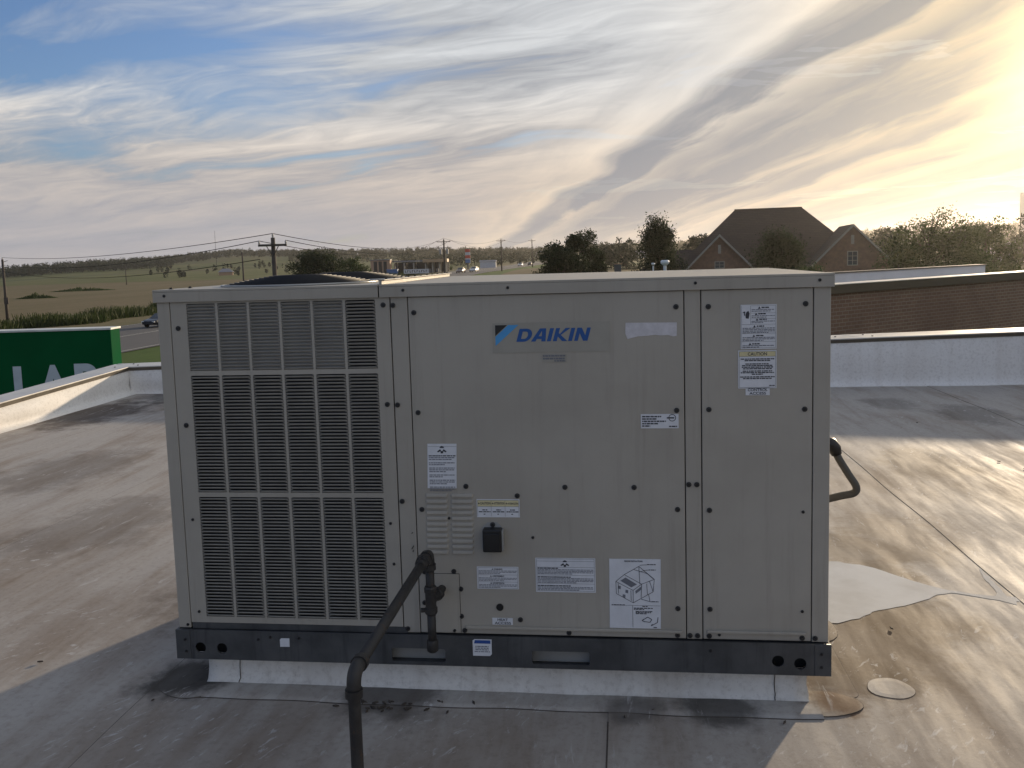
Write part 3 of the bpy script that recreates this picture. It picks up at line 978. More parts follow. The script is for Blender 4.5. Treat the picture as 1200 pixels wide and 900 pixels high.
# ---- cover plate, trims, outlet, plug
U(MB().box(.9105, 1.029, -.0008, -.0002, .2155, .4255).build('plate_gap_shade', 'seam_dark', None))  # slightly larger dark plate, paints the shaded gap round the cover plate
pan('cover_plate', .912, 1.0275, -.0026, -.0009, .2155, .424, bev=.0006)
for x0, x1, z0 in ((1.046, 1.778, .2325), (1.860, 2.178, .2355)):
    t_ = U(MB().box(x0, x1, -.0095, -.0002, z0, z0 + .0095).build('trim_strip', 'unit_paint', None, bevel=.002))
outlet = U(MB().prism([(1.112, .515), (1.186, .515), (1.186, .585), (1.168, .606), (1.132, .606), (1.112, .585)], lambda a, b_, d: (a, d, b_), -.004, -.0003).build('outlet_plate', 'baffle', None))
U(MB().box(1.119, 1.183, -.040, -.0042, .514, .592).build('outlet_cover', 'black_plastic', None, bevel=.004))
U(MB().box(1.124, 1.178, -.044, -.0402, .520, .580).build('outlet_lid', 'black_plastic', None, bevel=.002))
U(MB().box(1.183, 1.1885, -.034, -.0042, .518, .588).build('outlet_hinge', 'baffle', None, bevel=.001))
o = U(link('screw', SM)); o.location = (1.150, -.0042, .600)
U(MB().cyl((1.1655, -.0003, .309), (0, -1, 0), .0125, .003, 20).build('hole_plug', 'black_plastic', None))
# ---- badges and labels
def text_on(parent, s, x0, x1, zc, h, m_='label_ink', bold=.0, y=-.0024, shear=0, name='print'):
    me = text_mesh(s, 1.0, bold, shear)
    a, b_, c_, d = text_bounds(me)
    sx_ = (x1 - x0) / (b_ - a)
    sz_ = h / (d - c_)
    me.transform(Matrix.Translation((x0, 0, zc - h / 2)) @ FRONT @ Matrix.Diagonal((sx_, sz_, 1, 1)) @ Matrix.Translation((-a, -c_, 0)))
    me.transform(Matrix.Translation((0, y, 0)))
    me.materials.clear()
    me.materials.append(MATS[m_])
    o = link(name, me)
    o.parent = parent
    o.matrix_parent_inverse = Matrix.Identity(4)
    return o
def label(name, x0, x1, z0, z1, m_='white_label', skew=0.0, lab=None):
    y = -.0016
    V = [(x0, y, z0), (x1, y, z0), (x1 + skew, y, z1), (x0 + skew, y, z1)]
    W = [(a, y + .0010, b_) for a, _, b_ in V]
    mb = MB().add(V + W, [(0, 1, 2, 3), (7, 6, 5, 4), (0, 4, 5, 1), (1, 5, 6, 2), (2, 6, 7, 3), (3, 7, 4, 0)])
    o = U(mb.build(name, m_, None))
    if lab: o['label'] = lab
    return o
def lines(mb, x0, x1, z_top, n_, pitch, h, rnd, ragged=.25, y=-.0023, skew=0.0, full=False):
    for i in range(n_):
        z_ = z_top - i * pitch
        x_ = x0 + skew * 0
        end = x1 - (0 if (full or i < n_ - 1) else rnd.uniform(.1, ragged) * (x1 - x0))
        while x_ < end - .001:
            w = rnd.uniform(.004, .013)
            xe = min(x_ + w, end)
            mb.add([(x_, y, z_ - h), (xe, y, z_ - h), (xe, y, z_), (x_, y, z_)], [(0, 1, 2, 3)])
            x_ = xe + rnd.uniform(.0012, .0022)
def bar(mb, x0, x1, z0, z1, y=-.0023):
    mb.add([(x0, y, z0), (x1, y, z0), (x1, y, z1), (x0, y, z1)], [(0, 1, 2, 3)])
def seg(mb, a, b_, w=.0008, y=-.00235):
    a, b_ = Vector((a[0], 0, a[1])), Vector((b_[0], 0, b_[1]))
    d = (b_ - a).normalized()
    n = Vector((-d.z, 0, d.x)) * w
    q = [a - n, b_ - n, b_ + n, a + n]
    mb.add([(v_.x, y, v_.z) for v_ in q], [(0, 1, 2, 3)])
def tri(mb, x, z_, s):
    mb.add([(x - s, -.0023, z_ - s * .8), (x + s, -.0023, z_ - s * .8), (x, -.0023, z_ + s)], [(0, 1, 2)])
lr = random.Random(21)
def ink(mb, par, m_='label_ink'):
    o = mb.build('print', m_, None)
    o.parent = par
    o.matrix_parent_inverse = Matrix.Identity(4)
    return o
# maker's badge
badge = label('name_badge', 1.169, 1.556, 1.183, 1.282, 'logo_back', lab='beige badge with blue lettering and folded blue triangle mark')
mk = MB()
ax, az, s_ = 1.1785, 1.2755, .0415
mk.add([(ax, -.0024, az), (ax, -.0024, az - .0355), (ax + .040, -.0024, az)], [(0, 1, 2)])
ink(mk, badge, 'logo_black')
mk = MB()
mk.add([(ax, -.0024, az - .0385), (ax, -.0024, az - .069), (ax + .078, -.0024, az), (ax + .0435, -.0024, az)], [(0, 1, 2, 3)])
ink(mk, badge, 'logo_light_blue')
# heavy slanted capitals drawn as polygons on a unit cell (width, height 1), then sheared
def glyph(parts, w, x0, zb, h, sh=.28):
    mb = MB()
    for k_, poly in enumerate(parts):
        pts = [(x0 + (u_ + sh * v_) * h, -.0024 - .00006 * k_, zb + v_ * h) for u_, v_ in poly]
        if len(poly) == 4:
            mb.add(pts, [(0, 1, 2, 3)])
        elif len(poly) == 3:
            mb.add(pts, [(0, 1, 2)])
    o = mb.build('letter', 'logo_blue', None)
    o.parent = badge
    o.matrix_parent_inverse = Matrix.Identity(4)
    return x0 + w * h
def R4(a, b_, c_, d):
    return [(a, c_), (b_, c_), (b_, d), (a, d)]
def arc_band(cx, cy, ro_x, ro_y, ri_x, ri_y, a0, a1, n_=10):
    out = []
    for i in range(n_):
        t0, t1 = RAD(a0 + (a1 - a0) * i / n_), RAD(a0 + (a1 - a0) * (i + 1) / n_)
        out.append([(cx + ri_x * math.cos(t0), cy + ri_y * math.sin(t0)), (cx + ro_x * math.cos(t0), cy + ro_y * math.sin(t0)), (cx + ro_x * math.cos(t1), cy + ro_y * math.sin(t1)), (cx + ri_x * math.cos(t1), cy + ri_y * math.sin(t1))])
    return out
gD = [R4(0, .30, 0, 1), R4(.30, .55, 0, .22), R4(.30, .55, .78, 1)] + arc_band(.55, .5, .52, .5, .22, .28, -90, 90, 12)
gA = [[(-.10, 0), (.24, 0), (.62, 1), (.34, 1)], [(.70, 0), (1.02, 0), (.82, 1), (.52, 1)], R4(.22, .80, .20, .40)]
gI = [R4(0, .30, 0, 1)]
gK = [R4(0, .30, 0, 1), [(.30, .40), (.52, .50), (1.10, 1), (.72, 1)], [(.30, .62), (.30, .36), (.70, 0), (1.10, 0)], [(.30, .40), (.45, .62), (.52, .50), (.40, .35)]]
gN = [R4(0, .28, 0, 1), R4(.74, 1.02, 0, 1), [(.0, 1), (.68, 0), (1.02, 0), (.34, 1)]]
hh, zb_ = .0430, 1.2195
xx = 1.248
for parts, w in ((gD, 1.22), (gA, 1.12), (gI, .46), (gK, 1.16), (gI, .46), (gN, 1.1)):
    xx = glyph(parts, w, xx, zb_, hh)
# little printed code under the badge
code = label('inspection_stamp', 1.332, 1.413, 1.150, 1.176, 'logo_back')
mb = MB()
lines(mb, 1.335, 1.408, 1.174, 2, .009, .0055, lr, .2, full=True)
lines(mb, 1.372, 1.408, 1.157, 1, .009, .005, lr, .2, full=True)
ink(mb, code, 'label_ink_soft')
# scraped remains of a sticker
poly = [(1.606, 1.2755), (1.770, 1.2735), (1.7695, 1.2300), (1.757, 1.2285), (1.742, 1.2330), (1.72, 1.2320), (1.700, 1.2345), (1.672, 1.2315), (1.645, 1.2305), (1.628, 1.2265), (1.612, 1.2225), (1.605, 1.2400)]
U(MB().prism(poly, lambda a, b_, d: (a, d, b_), -.0012, -.0004).build('sticker_remains', 'scraped_white', None))
# small notice with round mark
l_ = label('notice_label', 1.651, 1.773, .927, .9745)
mb = MB()
for i, w in enumerate((.062, .048, .077, .052, .026)):
    lines(mb, 1.655, 1.655 + w, .9685 - i * .0078, 1, .01, .0044, lr, full=True)
lines(mb, 1.742, 1.768, .9355, 1, .01, .0040, lr, full=True)
bar(mb, 1.735, 1.759, .9595, .9640)
mb.add([(1.7525 + r_q * math.cos(a), -.00225, .962 + r_q * math.sin(a)) for a in [i * math.pi / 12 for i in range(24)] for r_q in (.0098, .0120)],
       [(2 * i, 2 * i + 1, (2 * i + 3) % 48, (2 * i + 2) % 48) for i in range(24)])
ink(mb, l_)
# warning sheet above the vent
def blocked_glove(mb, cx, cz, s):      # dark pictogram: hand and tool shape
    mb.add([(cx + s * a, -.0023, cz + s * b_) for a, b_ in ((-1, -.25), (-.35, .2), (-.3, -.25), (-.9, -.5))], [(0, 1, 2, 3)])
    mb.add([(cx + s * a, -.0023, cz + s * b_) for a, b_ in ((.35, .2), (1, -.25), (.9, -.5), (.3, -.25))], [(0, 1, 2, 3)])
    mb.add([(cx + s * a, -.0023, cz + s * b_) for a, b_ in ((-.35, .75), (-.5, .45), (.5, .45), (.35, .75), (0, .9))], [(0, 1, 2, 3, 4)])
    mb.add([(cx + s * a, -.0023, cz + s * b_) for a, b_ in ((-.25, -.7), (.25, -.7), (.35, .2), (.2, .45), (.15, -.2), (-.15, -.2), (-.2, .45), (-.35, .2))], [(0, 1, 2, 5), (0, 5, 4, 7), (1, 2, 3, 5)] if False else [(0, 1, 2, 4, 5, 7)])
def sheet_text(par, x0, x1, ztop, groups, pitch=.0062, h=.0030, soft=True):
    mb = MB()
    z_ = ztop
    for n_ in groups:
        lines(mb, x0, x1, z_, n_, pitch, h, lr, .5)
        z_ -= n_ * pitch + .0055
    ink(mb, par, 'label_ink_soft' if soft else 'label_ink')
l_ = label('warning_label', .930, 1.030, .7245, .878, skew=.005, lab='tall white warning sheet with dark pictogram above the small vent')
mb = MB()
bar(mb, .936, 1.034, .8685, .8692)
blocked_glove(mb, .984, .8565, .016)
lines(mb, .938, 1.030, .8385, 1, .006, .0036, lr, full=True)
ink(mb, l_)
sheet_text(l_, .938, 1.026, .832, (2, 2, 3, 2, 3, 3), .0062, .0032)
# three-language caution strip
l_ = label('caution_strip', 1.097, 1.243, .6245, .687)
y_ = MB()
bar(y_, 1.0995, 1.2405, .6625, .6835, -.0022)
ink(y_, l_, 'yellow_label')
mb = MB()
for i, w in enumerate(('CAUTION', 'ATTENTION', 'ATENCIÓN')):
    a = 1.1 + i * .0472
    tri(mb, a + .0045, .6730, .0036)
    text_on(l_, w, a + .009, a + .0445, .6730, .0085, bold=.03)
for a in (1.0995, 1.1462, 1.1935, 1.2398):
    bar(mb, a, a + .0007, .628, .6835)
bar(mb, 1.0995, 1.2405, .6832, .6840)
bar(mb, 1.0995, 1.2405, .6617, .6625)
for i in range(3):
    a = 1.1 + i * .0472
    lines(mb, a + .016, a + .033, .6520, 1, .007, .0035, lr, full=True)
    lines(mb, a + .004, a + .044, .6455, 1, .007, .0035, lr, full=True)
    lines(mb, a + .020, a + .026, .6370, 1, .007, .003, lr, full=True)
ink(mb, l_)
# three warnings in one frame
l_ = label('warning_label', 1.090, 1.233, .3735, .452, lab='small white label with three stacked warnings below the outlet')
mb = MB()
for z_ in (.4485, .4235, .3985, .3765):
    bar(mb, 1.0935, 1.2295, z_, z_ + .0006)
for a in (1.0935, 1.229):
    bar(mb, a, a + .0006, .3765, .4485)
for i, (w, z_) in enumerate((('WARNING', .4435), ('AVERTISSEMENT', .4190), ('ADVERTENCIA', .3945))):
    hw = .016 + .006 * (i > 0)
    tri(mb, 1.160 - hw, z_, .003)
    text_on(l_, w, 1.165 - hw, 1.162 + hw, z_, .0052, bold=.03)
ink(mb, l_)
for z_ in (.4385, .4135, .3900):
    sheet_text(l_, 1.096, 1.227, z_, (3,), .0046, .0022)
# wide warning label
l_ = label('warning_label', 1.2915, 1.4935, .366, .485, lab='wide white warning label with dark pictogram in the middle of its top')
mb = MB()
for z_ in (.4820, .4740, .4530, .4250, .3960, .3705):
    bar(mb, 1.295, 1.490, z_, z_ + .0007)
for a in (1.295, 1.4893):
    bar(mb, a, a + .0007, .3705, .4825)
blocked_glove(mb, 1.391, .4650, .0145)
lines(mb, 1.298, 1.37, .4515, 1, .006, .0036, lr, full=True)
lines(mb, 1.298, 1.41, .4210, 1, .006, .0036, lr, full=True)
lines(mb, 1.298, 1.41, .3905, 1, .006, .0036, lr, full=True)
ink(mb, l_)
sheet_text(l_, 1.298, 1.486, .4460, (4,), .0048, .0026)
sheet_text(l_, 1.298, 1.486, .4155, (4,), .0048, .0026)
sheet_text(l_, 1.298, 1.484, .3850, (3,), .0048, .0026)
# rigging sheet with line drawing
l_ = label('rigging_label', 1.538, 1.708, .245, .485, skew=.002, lab='large white instruction sheet with a line drawing of the unit')
text_on(l_, 'RIGGING INSTRUCTIONS', 1.590, 1.650, .4775, .0055, bold=.03)
mb = MB()
def M2(u_, v_):       # sheet drawing coordinates (pixels of a 445x600 sheet)
    return (1.540 + u_ * .1685 / 445, .485 - v_ * .240 / 600)
for a, b_ in (((55, 195), (130, 135)), ((130, 135), (280, 215)), ((280, 215), (205, 270)), ((205, 270), (55, 195)), ((55, 195), (58, 300)), ((58, 300), (205, 378)), ((205, 378), (205, 270)),
              ((130, 135), (258, 62)), ((258, 62), (392, 172)), ((392, 172), (280, 215)), ((392, 172), (380, 280)), ((380, 280), (205, 378)), ((280, 215), (275, 335)), ((75, 210), (78, 300)), ((185, 270), (188, 362)),
              ((258, 62), (265, 215)), ((258, 62), (385, 170)), ((215, 90), (335, 125)), ((265, 110), (315, 95)), ((350, 190), (380, 280)), ((325, 210), (330, 310)), ((340, 300), (352, 365)), ((275, 345), (352, 365)), ((265, 52), (330, 48)), ((315, 95), (345, 92)), ((352, 365), (365, 368))):
    seg(mb, M2(*a), M2(*b_))
bar(mb, *[M2(12, 0)[0], M2(440, 0)[0]], M2(0, 402)[1], M2(0, 400)[1])
bar(mb, M2(198, 0)[0], M2(201, 0)[0], M2(0, 592)[1], M2(0, 402)[1])
for a, b_ in (((280, 530), (330, 500)), ((330, 500), (365, 520)), ((365, 520), (350, 545)), ((350, 545), (300, 540)), ((280, 530), (300, 540)), ((360, 575), (415, 545)), ((415, 545), (420, 500)), ((360, 575), (370, 560))):
    seg(mb, M2(*a), M2(*b_), .0012)
for (a, b_, c_) in ((330, 405, 46), (345, 405, 92), (365, 425, 366), (15, 138, 398), (285, 330, 408), (210, 375, 424), (210, 300, 434), (225, 375, 452), (225, 360, 462), (225, 320, 472), (380, 415, 590)):
    p0, p1 = M2(a, c_), M2(b_, c_)
    lines(mb, p0[0], p1[0], p0[1] + .0016, 1, .01, .0030, lr, full=True)
ink(mb, l_)
mb = MB()
mb.add([(M2(*q)[0], -.0022, M2(*q)[1]) for q in ((95, 188), (140, 160), (240, 218), (190, 245))], [(3, 2, 1, 0)])
for q in ((85, 245), (150, 280), (125, 320)):
    c0 = M2(*q)
    mb.add([(c0[0] - .005, -.0022, c0[1] - .004), (c0[0] + .004, -.0022, c0[1] - .007), (c0[0] + .005, -.0022, c0[1] + .004), (c0[0] - .004, -.0022, c0[1] + .006)], [(0, 1, 2, 3)])
mb.add([(M2(*q)[0], -.0022, M2(*q)[1]) for q in ((225, 275), (278, 235), (278, 262), (228, 300))], [(3, 2, 1, 0)])
ink(mb, l_, 'label_ink_soft')
l_ = label('access_label', 1.138, 1.2085, .247, .271, lab='small white plate reading HEAT ACCESS')
text_on(l_, 'HEAT', 1.156, 1.192, .2650, .0090, bold=.015)
text_on(l_, 'ACCESS', 1.146, 1.202, .2532, .0090, bold=.015)
# control door labels
l_ = label('warning_label', 1.971, 2.083, 1.1835, 1.3255, lab='tall white warning sheet with glove pictogram at the top of the control door')
mb = MB()
for a in (1.9735, 2.0795):
    bar(mb, a, a + .0006, 1.187, 1.322)
for z_ in (1.187, 1.207, 1.2335, 1.262, 1.280, 1.298, 1.3215):
    bar(mb, 1.9735 if z_ < 1.27 else 2.002, 2.080, z_, z_ + .0006)
bar(mb, 2.0015, 2.0021, 1.262, 1.322)
for x_, z_ in ((2.029, 1.3165), (2.019, 1.2965), (2.022, 1.2790), (2.014, 1.2570), (2.012, 1.2270), (2.000, 1.2005)):
    tri(mb, x_, z_ - .001, .0042)
    lines(mb, x_ + .007, x_ + .030, z_ + .0015, 1, .006, .004, lr, full=True)
mb.add([(1.990 + a, -.0023, 1.2930 + b_) for a, b_ in ((-.003, -.011), (.006, -.012), (.009, .004), (.005, .013), (-.001, .009), (-.004, .0))], [(0, 1, 2, 3, 4, 5)])
seg(mb, (1.978, 1.300), (1.984, 1.303), .0015)
seg(mb, (1.984, 1.303), (1.983, 1.291), .0015)
ink(mb, l_)
for x0, zt, n_ in ((2.005, 1.3105, 2), (2.005, 1.2910, 2), (2.005, 1.2735, 2), (1.977, 1.2515, 4), (1.977, 1.2215, 3), (1.977, 1.1955, 2)):
    sheet_text(l_, x0, 2.077, zt, (n_,), .0048, .0024)
l_ = label('caution_label', 1.963, 2.083, 1.056, 1.179, lab='white label with yellow header reading CAUTION on the control door')
y_ = MB()
bar(y_, 1.967, 2.079, 1.1600, 1.1750, -.0022)
ink(y_, l_, 'yellow_label')
text_on(l_, 'CAUTION', 1.993, 2.053, 1.1675, .0105, bold=.02)
mb = MB()
for z_ in (1.0590, 1.1593, 1.1750):
    bar(mb, 1.966, 2.080, z_, z_ + .0007)
for a in (1.966, 2.0794):
    bar(mb, a, a + .0007, 1.059, 1.1755)
for zt, ws in ((1.1530, (.105, .080)), (1.1370, (.075, .095, .098, .090)), (1.1140, (.092, .104, .035)), (1.0950, (.108, .09))):
    for i, w in enumerate(ws):
        lines(mb, 2.023 - w / 2, 2.023 + w / 2, zt - i * .0052, 1, .01, .0034, lr, full=True)
lines(mb, 2.06, 2.077, 1.0665, 1, .01, .003, lr, full=True)
ink(mb, l_)
l_ = label('access_label', 1.986, 2.062, 1.0335, 1.0575, lab='small white plate reading CONTROL ACCESS')
text_on(l_, 'CONTROL', 1.993, 2.055, 1.0515, .0090, bold=.015)
text_on(l_, 'ACCESS', 1.998, 2.050, 1.0400, .0090, bold=.015)
# stickers on the base rail
def rail_label(poly, m_):
    return U(MB().prism(poly, lambda a, b_, d: (a, d - .0135, b_), -.0010, 0.0).build('rail_sticker', m_, None))
l_ = rail_label([(1.069, .140), (1.128, .140), (1.1345, .147), (1.1350, .199), (1.076, .199), (1.069, .194)], 'white_label')
mb = MB()
mb.add([(1.074, -.0148, .184), (1.131, -.0148, .184), (1.131, -.0148, .196), (1.077, -.0148, .196)], [(0, 1, 2, 3)])
ink(mb, l_, 'label_blue')
mb = MB()
lines(mb, 1.078, 1.124, .1755, 3, .006, .0035, lr, .1, y=-.0148, full=True)
lines(mb, 1.075, 1.130, .1565, 1, .006, .003, lr, .1, y=-.0148, full=True)
ink(mb, l_, 'label_ink_soft')
rail_label([(.380, .154), (.4145, .1545), (.4150, .1855), (.385, .1850), (.380, .180)], 'white_label')
# scratches in the paint
mb = MB()
for a, b_ in (((.965, .385), (.975, .388)), ((.955, .315), (.965, .318)), ((.868, .565), (.872, .57)), ((.866, .51), (.874, .523)), ((.870, .50), (.872, .508))):
    seg(mb, a, b_, .0014, y=-.0022)
U(mb.build('scratch_marks', 'screw_dark', None))

# ---- gas pipe feeding the unit
gas = thing('gas_pipe', (.928, -.89, 0), 'black iron gas pipe rising from the roof and elbowing into the unit', 'pipe')
def GP(o):
    return rel(o, gas)
PX, PZ, PYA, PYB, PR = .948, .532, -.938, -.098, .0150
GP(MB().cyl((PX - .002, PYA, -.02), (0, 0, 1), PR, PZ - .05 + .02, 18).build('riser', 'pipe_black', None, smooth=False))
def elbow(p0, corner, p1, r):
    p0, c_, p1 = Vector(p0), Vector(corner), Vector(p1)
    mb = MB()
    pts = [p0]
    for i in range(7):
        t_ = i / 6
        pts.append((p0.lerp(c_, .35)).lerp(c_, t_).lerp(c_.lerp(p1.lerp(c_, .35), t_), t_))
    pts.append(p1)
    rads = [r] * len(pts)
    mb.tube(pts, rads, 18)
    for q, d in ((p0, (p0 - c_)), (p1, (p1 - c_))):
        d = d.normalized()
        m3 = MB()
        m3.tube([q - d * .014, q - d * .0139, q + d * .0055, q + d * .0056], [r * 1.0, r * 1.2, r * 1.2, r * .8], 26)
        GP(m3.build('collar', 'pipe_black', None))
    return mb
GP(elbow((PX - .002, PYA, PZ - .055), (PX - .001, PYA, PZ), (PX, PYA + .055, PZ), PR * 1.17).build('elbow', 'pipe_black', None, smooth=True))
GP(MB().tube([(PX, PYA + .05, PZ), (PX, PYB - .10, PZ)], PR, 18).build('run_pipe', 'pipe_black', None, smooth=True))
# union on the run
mb = MB()
mb.tube([(PX, PYB - .135, PZ), (PX, PYB - .125, PZ), (PX, PYB - .105, PZ), (PX, PYB - .10, PZ)], [PR, PR * 1.25, PR * 1.25, PR * 1.45], 18)
mb.tube([(PX, PYB - .102, PZ), (PX, PYB - .076, PZ)], PR * 1.62, 8)
mb.tube([(PX, PYB - .078, PZ), (PX, PYB - .05, PZ)], PR * 1.2, 18)
GP(mb.build('union', 'pipe_black', None))
GP(elbow((PX, PYB - .05, PZ), (PX, PYB, PZ), (PX, PYB, PZ - .052), PR * 1.17).build('elbow', 'pipe_black', None, smooth=True))
GP(MB().tube([(PX, PYB, PZ - .05), (PX, PYB, .36)], PR * .98, 18).build('drop_pipe', 'pipe_black', None, smooth=True))
mb = MB()
mb.tube([(PX, PYB, .418), (PX, PYB, .412), (PX, PYB, .398), (PX, PYB, .396), (PX, PYB, .345), (PX, PYB, .343), (PX, PYB, .328), (PX, PYB, .322)], [PR * 1.2, PR * 1.42, PR * 1.42, PR * 1.22, PR * 1.22, PR * 1.42, PR * 1.42, PR * 1.2], 18)
mb.tube([(PX, PYB, .372), (PX + .012, PYB + .04, .372), (PX + .0125, PYB + .042, .372), (PX + .016, PYB + .058, .372)], [PR * 1.2, PR * 1.2, PR * 1.45, PR * 1.42], 18)
mb.tube([(PX + .01, PYB + .05, .372), (PX + .02, PYB + .099, .372)], PR * .9, 16)
mb.tube([(PX - .01, PYB, .335), (PX - .034, PYB - .004, .335)], .008, 10)
GP(mb.build('tee', 'pipe_black', None))
GP(MB().tube([(PX, PYB, .33), (PX, PYB, .205)], PR * .95, 18).build('drip_leg', 'pipe_black', None, smooth=True))
GP(MB().tube([(PX, PYB, .232), (PX, PYB, .228), (PX, PYB, .196), (PX, PYB, .190)], [PR * 1.1, PR * 1.3, PR * 1.3, PR * .9], 18).build('cap', 'pipe_black', None, smooth=True))

# ---- flexible conduit on the right side
fc = thing('flexible_conduit', (2.25, .30, .6), 'grey flexible conduit looping out of the right side of the unit', 'conduit')
ctrlp = [Vector(q) for q in ((2.27, .30, .815), (2.325, .30, .805), (2.352, .30, .755), (2.385, .30, .700), (2.412, .30, .655), (2.408, .31, .628), (2.37, .33, .612), (2.32, .35, .592), (2.25, .36, .565))]
pts = []
for i in range(len(ctrlp) - 1):
    p0, p1, p2, p3 = ctrlp[max(0, i - 1)], ctrlp[i], ctrlp[i + 1], ctrlp[min(len(ctrlp) - 1, i + 2)]
    for j in range(5):
        t_ = j / 5
        pts.append(.5 * ((2 * p1) + (-p0 + p2) * t_ + (2 * p0 - 5 * p1 + 4 * p2 - p3) * t_ ** 2 + (-p0 + 3 * p1 - 3 * p2 + p3) * t_ ** 3))
pts.append(ctrlp[-1])
rel(MB().tube(pts, .0135, 14).build('conduit', 'conduit_grey', None, smooth=True), fc)
mb = MB()
mb.tube([(2.25, .30, .818), (2.275, .30, .817), (2.276, .30, .817), (2.300, .30, .813)], [.020, .020, .028, .028], 14)
mb.tube([(2.30, .30, .812), (2.325, .30, .806), (2.338, .30, .790), (2.345, .30, .770)], [.024, .026, .023, .018], 14)
rel(mb.build('connector', 'black_plastic', None, smooth=True), fc)

# ================================================================== THE LAND
SPX, SPY = 1.58, -2.84          # survey point for bearings (degrees clockwise from +Y)
def at(bearing, dist):
    return SPX + dist * math.sin(RAD(bearing)), SPY + dist * math.cos(RAD(bearing))
GZ = -4.8
def sstep(t):
    t = np.clip(t, 0, 1)
    return t * t * (3 - 2 * t)
def land(x, y):
    x, y = np.asarray(x, dtype=float), np.asarray(y, dtype=float)
    d = np.hypot(x - SPX, y - SPY)
    b_ = np.degrees(np.arctan2(x - SPX, y - SPY))
    near = np.interp(b_, [-180, -26, -18, -11, -4, 6, 24, 60, 180], [0, 0, .9, 2.9, 3.4, 1.6, 1.2, .8, 0]) * sstep((d - 60) / 180)
    far = np.interp(b_, [-180, -60, -37, -31, -24.5, -15, -5, 2, 14, 24, 60, 180], [4, 4, 4, 12, 26, 18, 11, 15, 24, 28, 14, 4]) * sstep((d - 430) / 1150)
    roll = (1.2 * np.sin(x * .011 + 1.3) * np.sin(y * .009) + .7 * np.sin(x * .023 + y * .017)) * sstep((d - 250) / 500)
    return GZ + near + far + roll
def lz(x, y):
    return float(land(x, y))
# land materials
m, nt, b = mat('land')
p = pos(nt)
n1 = nt.noise(p, .012, 5, .6)
n2 = nt.noise(p, .35, 5, .65)
c = nt.mix(nt.ss(n1, .4, .6), (.060, .085, .026), (.105, .095, .045))
c = nt.mix(nt.m('MULTIPLY', nt.ss(n2, .4, .7), .5), c, (.038, .055, .016))
nt.put(b.inputs['Base Color'], c)
b.inputs['Roughness'].default_value = .95
b.inputs['Specular IOR Level'].default_value = .1
def fieldmat(name, c1, c2, c3, sc=.06):
    m, nt, b = mat(name)
    p = pos(nt)
    x, y, z = nt.sep(p)
    n1 = nt.noise(nt.comb(x, nt.m('MULTIPLY', y, .35), 0.0), sc, 6, .65)
    n2 = nt.noise(p, 1.1, 5, .7)
    c = nt.mix(nt.ss(n1, .35, .65), c1, c2)
    c = nt.mix(nt.m('MULTIPLY', nt.ss(n2, .42, .7), .55), c, c3)
    nt.put(b.inputs['Base Color'], c)
    b.inputs['Roughness'].default_value = .95
    b.inputs['Specular IOR Level'].default_value = .1
fieldmat('crop_tan', (.165, .128, .074), (.128, .108, .055), (.080, .078, .036))
fieldmat('crop_green', (.085, .105, .034), (.130, .125, .050), (.055, .078, .024))
fieldmat('verge', (.170, .140, .080), (.120, .115, .055), (.085, .085, .038))
fieldmat('lawn', (.075, .120, .026), (.062, .100, .024), (.045, .080, .018))
simple('asphalt', (.062, .062, .066), .85, var=.18, scale=.7)
simple('road_paint', (.50, .48, .42), .7, var=.2)
radii = [0, 6, 14, 22, 30, 40, 50, 62, 76, 92, 110, 130, 152, 178, 208, 242, 280, 325, 375, 430, 490, 560, 640, 730, 830, 940, 1060, 1190, 1330, 1480, 1640, 1900, 2400]
NA = 300
vs, fs = [], []
for r_ in radii:
    for i in range(NA):
        a = 2 * math.pi * i / NA
        x_, y_ = SPX + r_ * math.sin(a), SPY + r_ * math.cos(a)
        z_ = lz(x_, y_) if r_ < 1700 else lz(SPX + 1640 * math.sin(a), SPY + 1640 * math.cos(a)) - (r_ - 1640) * .02
        vs.append((x_, y_, z_))
for j in range(len(radii) - 1):
    for i in range(NA):
        fs.append((j * NA + i, j * NA + (i + 1) % NA, (j + 1) * NA + (i + 1) % NA, (j + 1) * NA + i))
ground = tag(MB().add(vs, fs).build('ground', 'land', None, smooth=True), 'open grassland rolling up to low wooded hills', 'ground', kind='structure')
def sheet(name, label_, matname, left, right, lift, nseg=60, ncross=10, cat='field'):
    """strip of land between two polylines (lists of xy), following the terrain"""
    def res(pl, n_):
        pl = np.array(pl, dtype=float)
        L = np.concatenate([[0], np.cumsum(np.hypot(*np.diff(pl, axis=0).T))])
        s = np.linspace(0, L[-1], n_)
        return np.stack([np.interp(s, L, pl[:, 0]), np.interp(s, L, pl[:, 1])], 1)
    a, b_ = res(left, nseg + 1), res(right, nseg + 1)
    V = []
    for i in range(nseg + 1):
        for j in range(ncross + 1):
            q = a[i] + (b_[i] - a[i]) * j / ncross
            V.append((q[0], q[1], lz(q[0], q[1]) + lift))
    n_ = ncross + 1
    F_ = [(i * n_ + j, i * n_ + j + 1, (i + 1) * n_ + j + 1, (i + 1) * n_ + j) for i in range(nseg) for j in range(ncross)]
    return tag(MB().add(V, F_).build(name, matname, None, smooth=True), label_, cat, kind='structure')
road_c = [(-46, -150), (-45, 40), (-44.5, 85), (-42.5, 160), (-40, 240), (-43, 380), (-50, 600), (-58, 900)]
def off(pl, d):
    out = []
    for i, q in enumerate(pl):
        a, b_ = pl[max(0, i - 1)], pl[min(len(pl) - 1, i + 1)]
        t_ = Vector((b_[0] - a[0], b_[1] - a[1])).normalized()
        out.append((q[0] + t_.y * d, q[1] - t_.x * d))
    return out
sheet('crop_field', 'wide tan stubble field left of the road', 'crop_tan', [(-69, 0), (-69, 120), (-66, 260), (-70, 400)], [(-330, -40), (-330, 120), (-330, 260), (-330, 390)], .06, 60, 30)
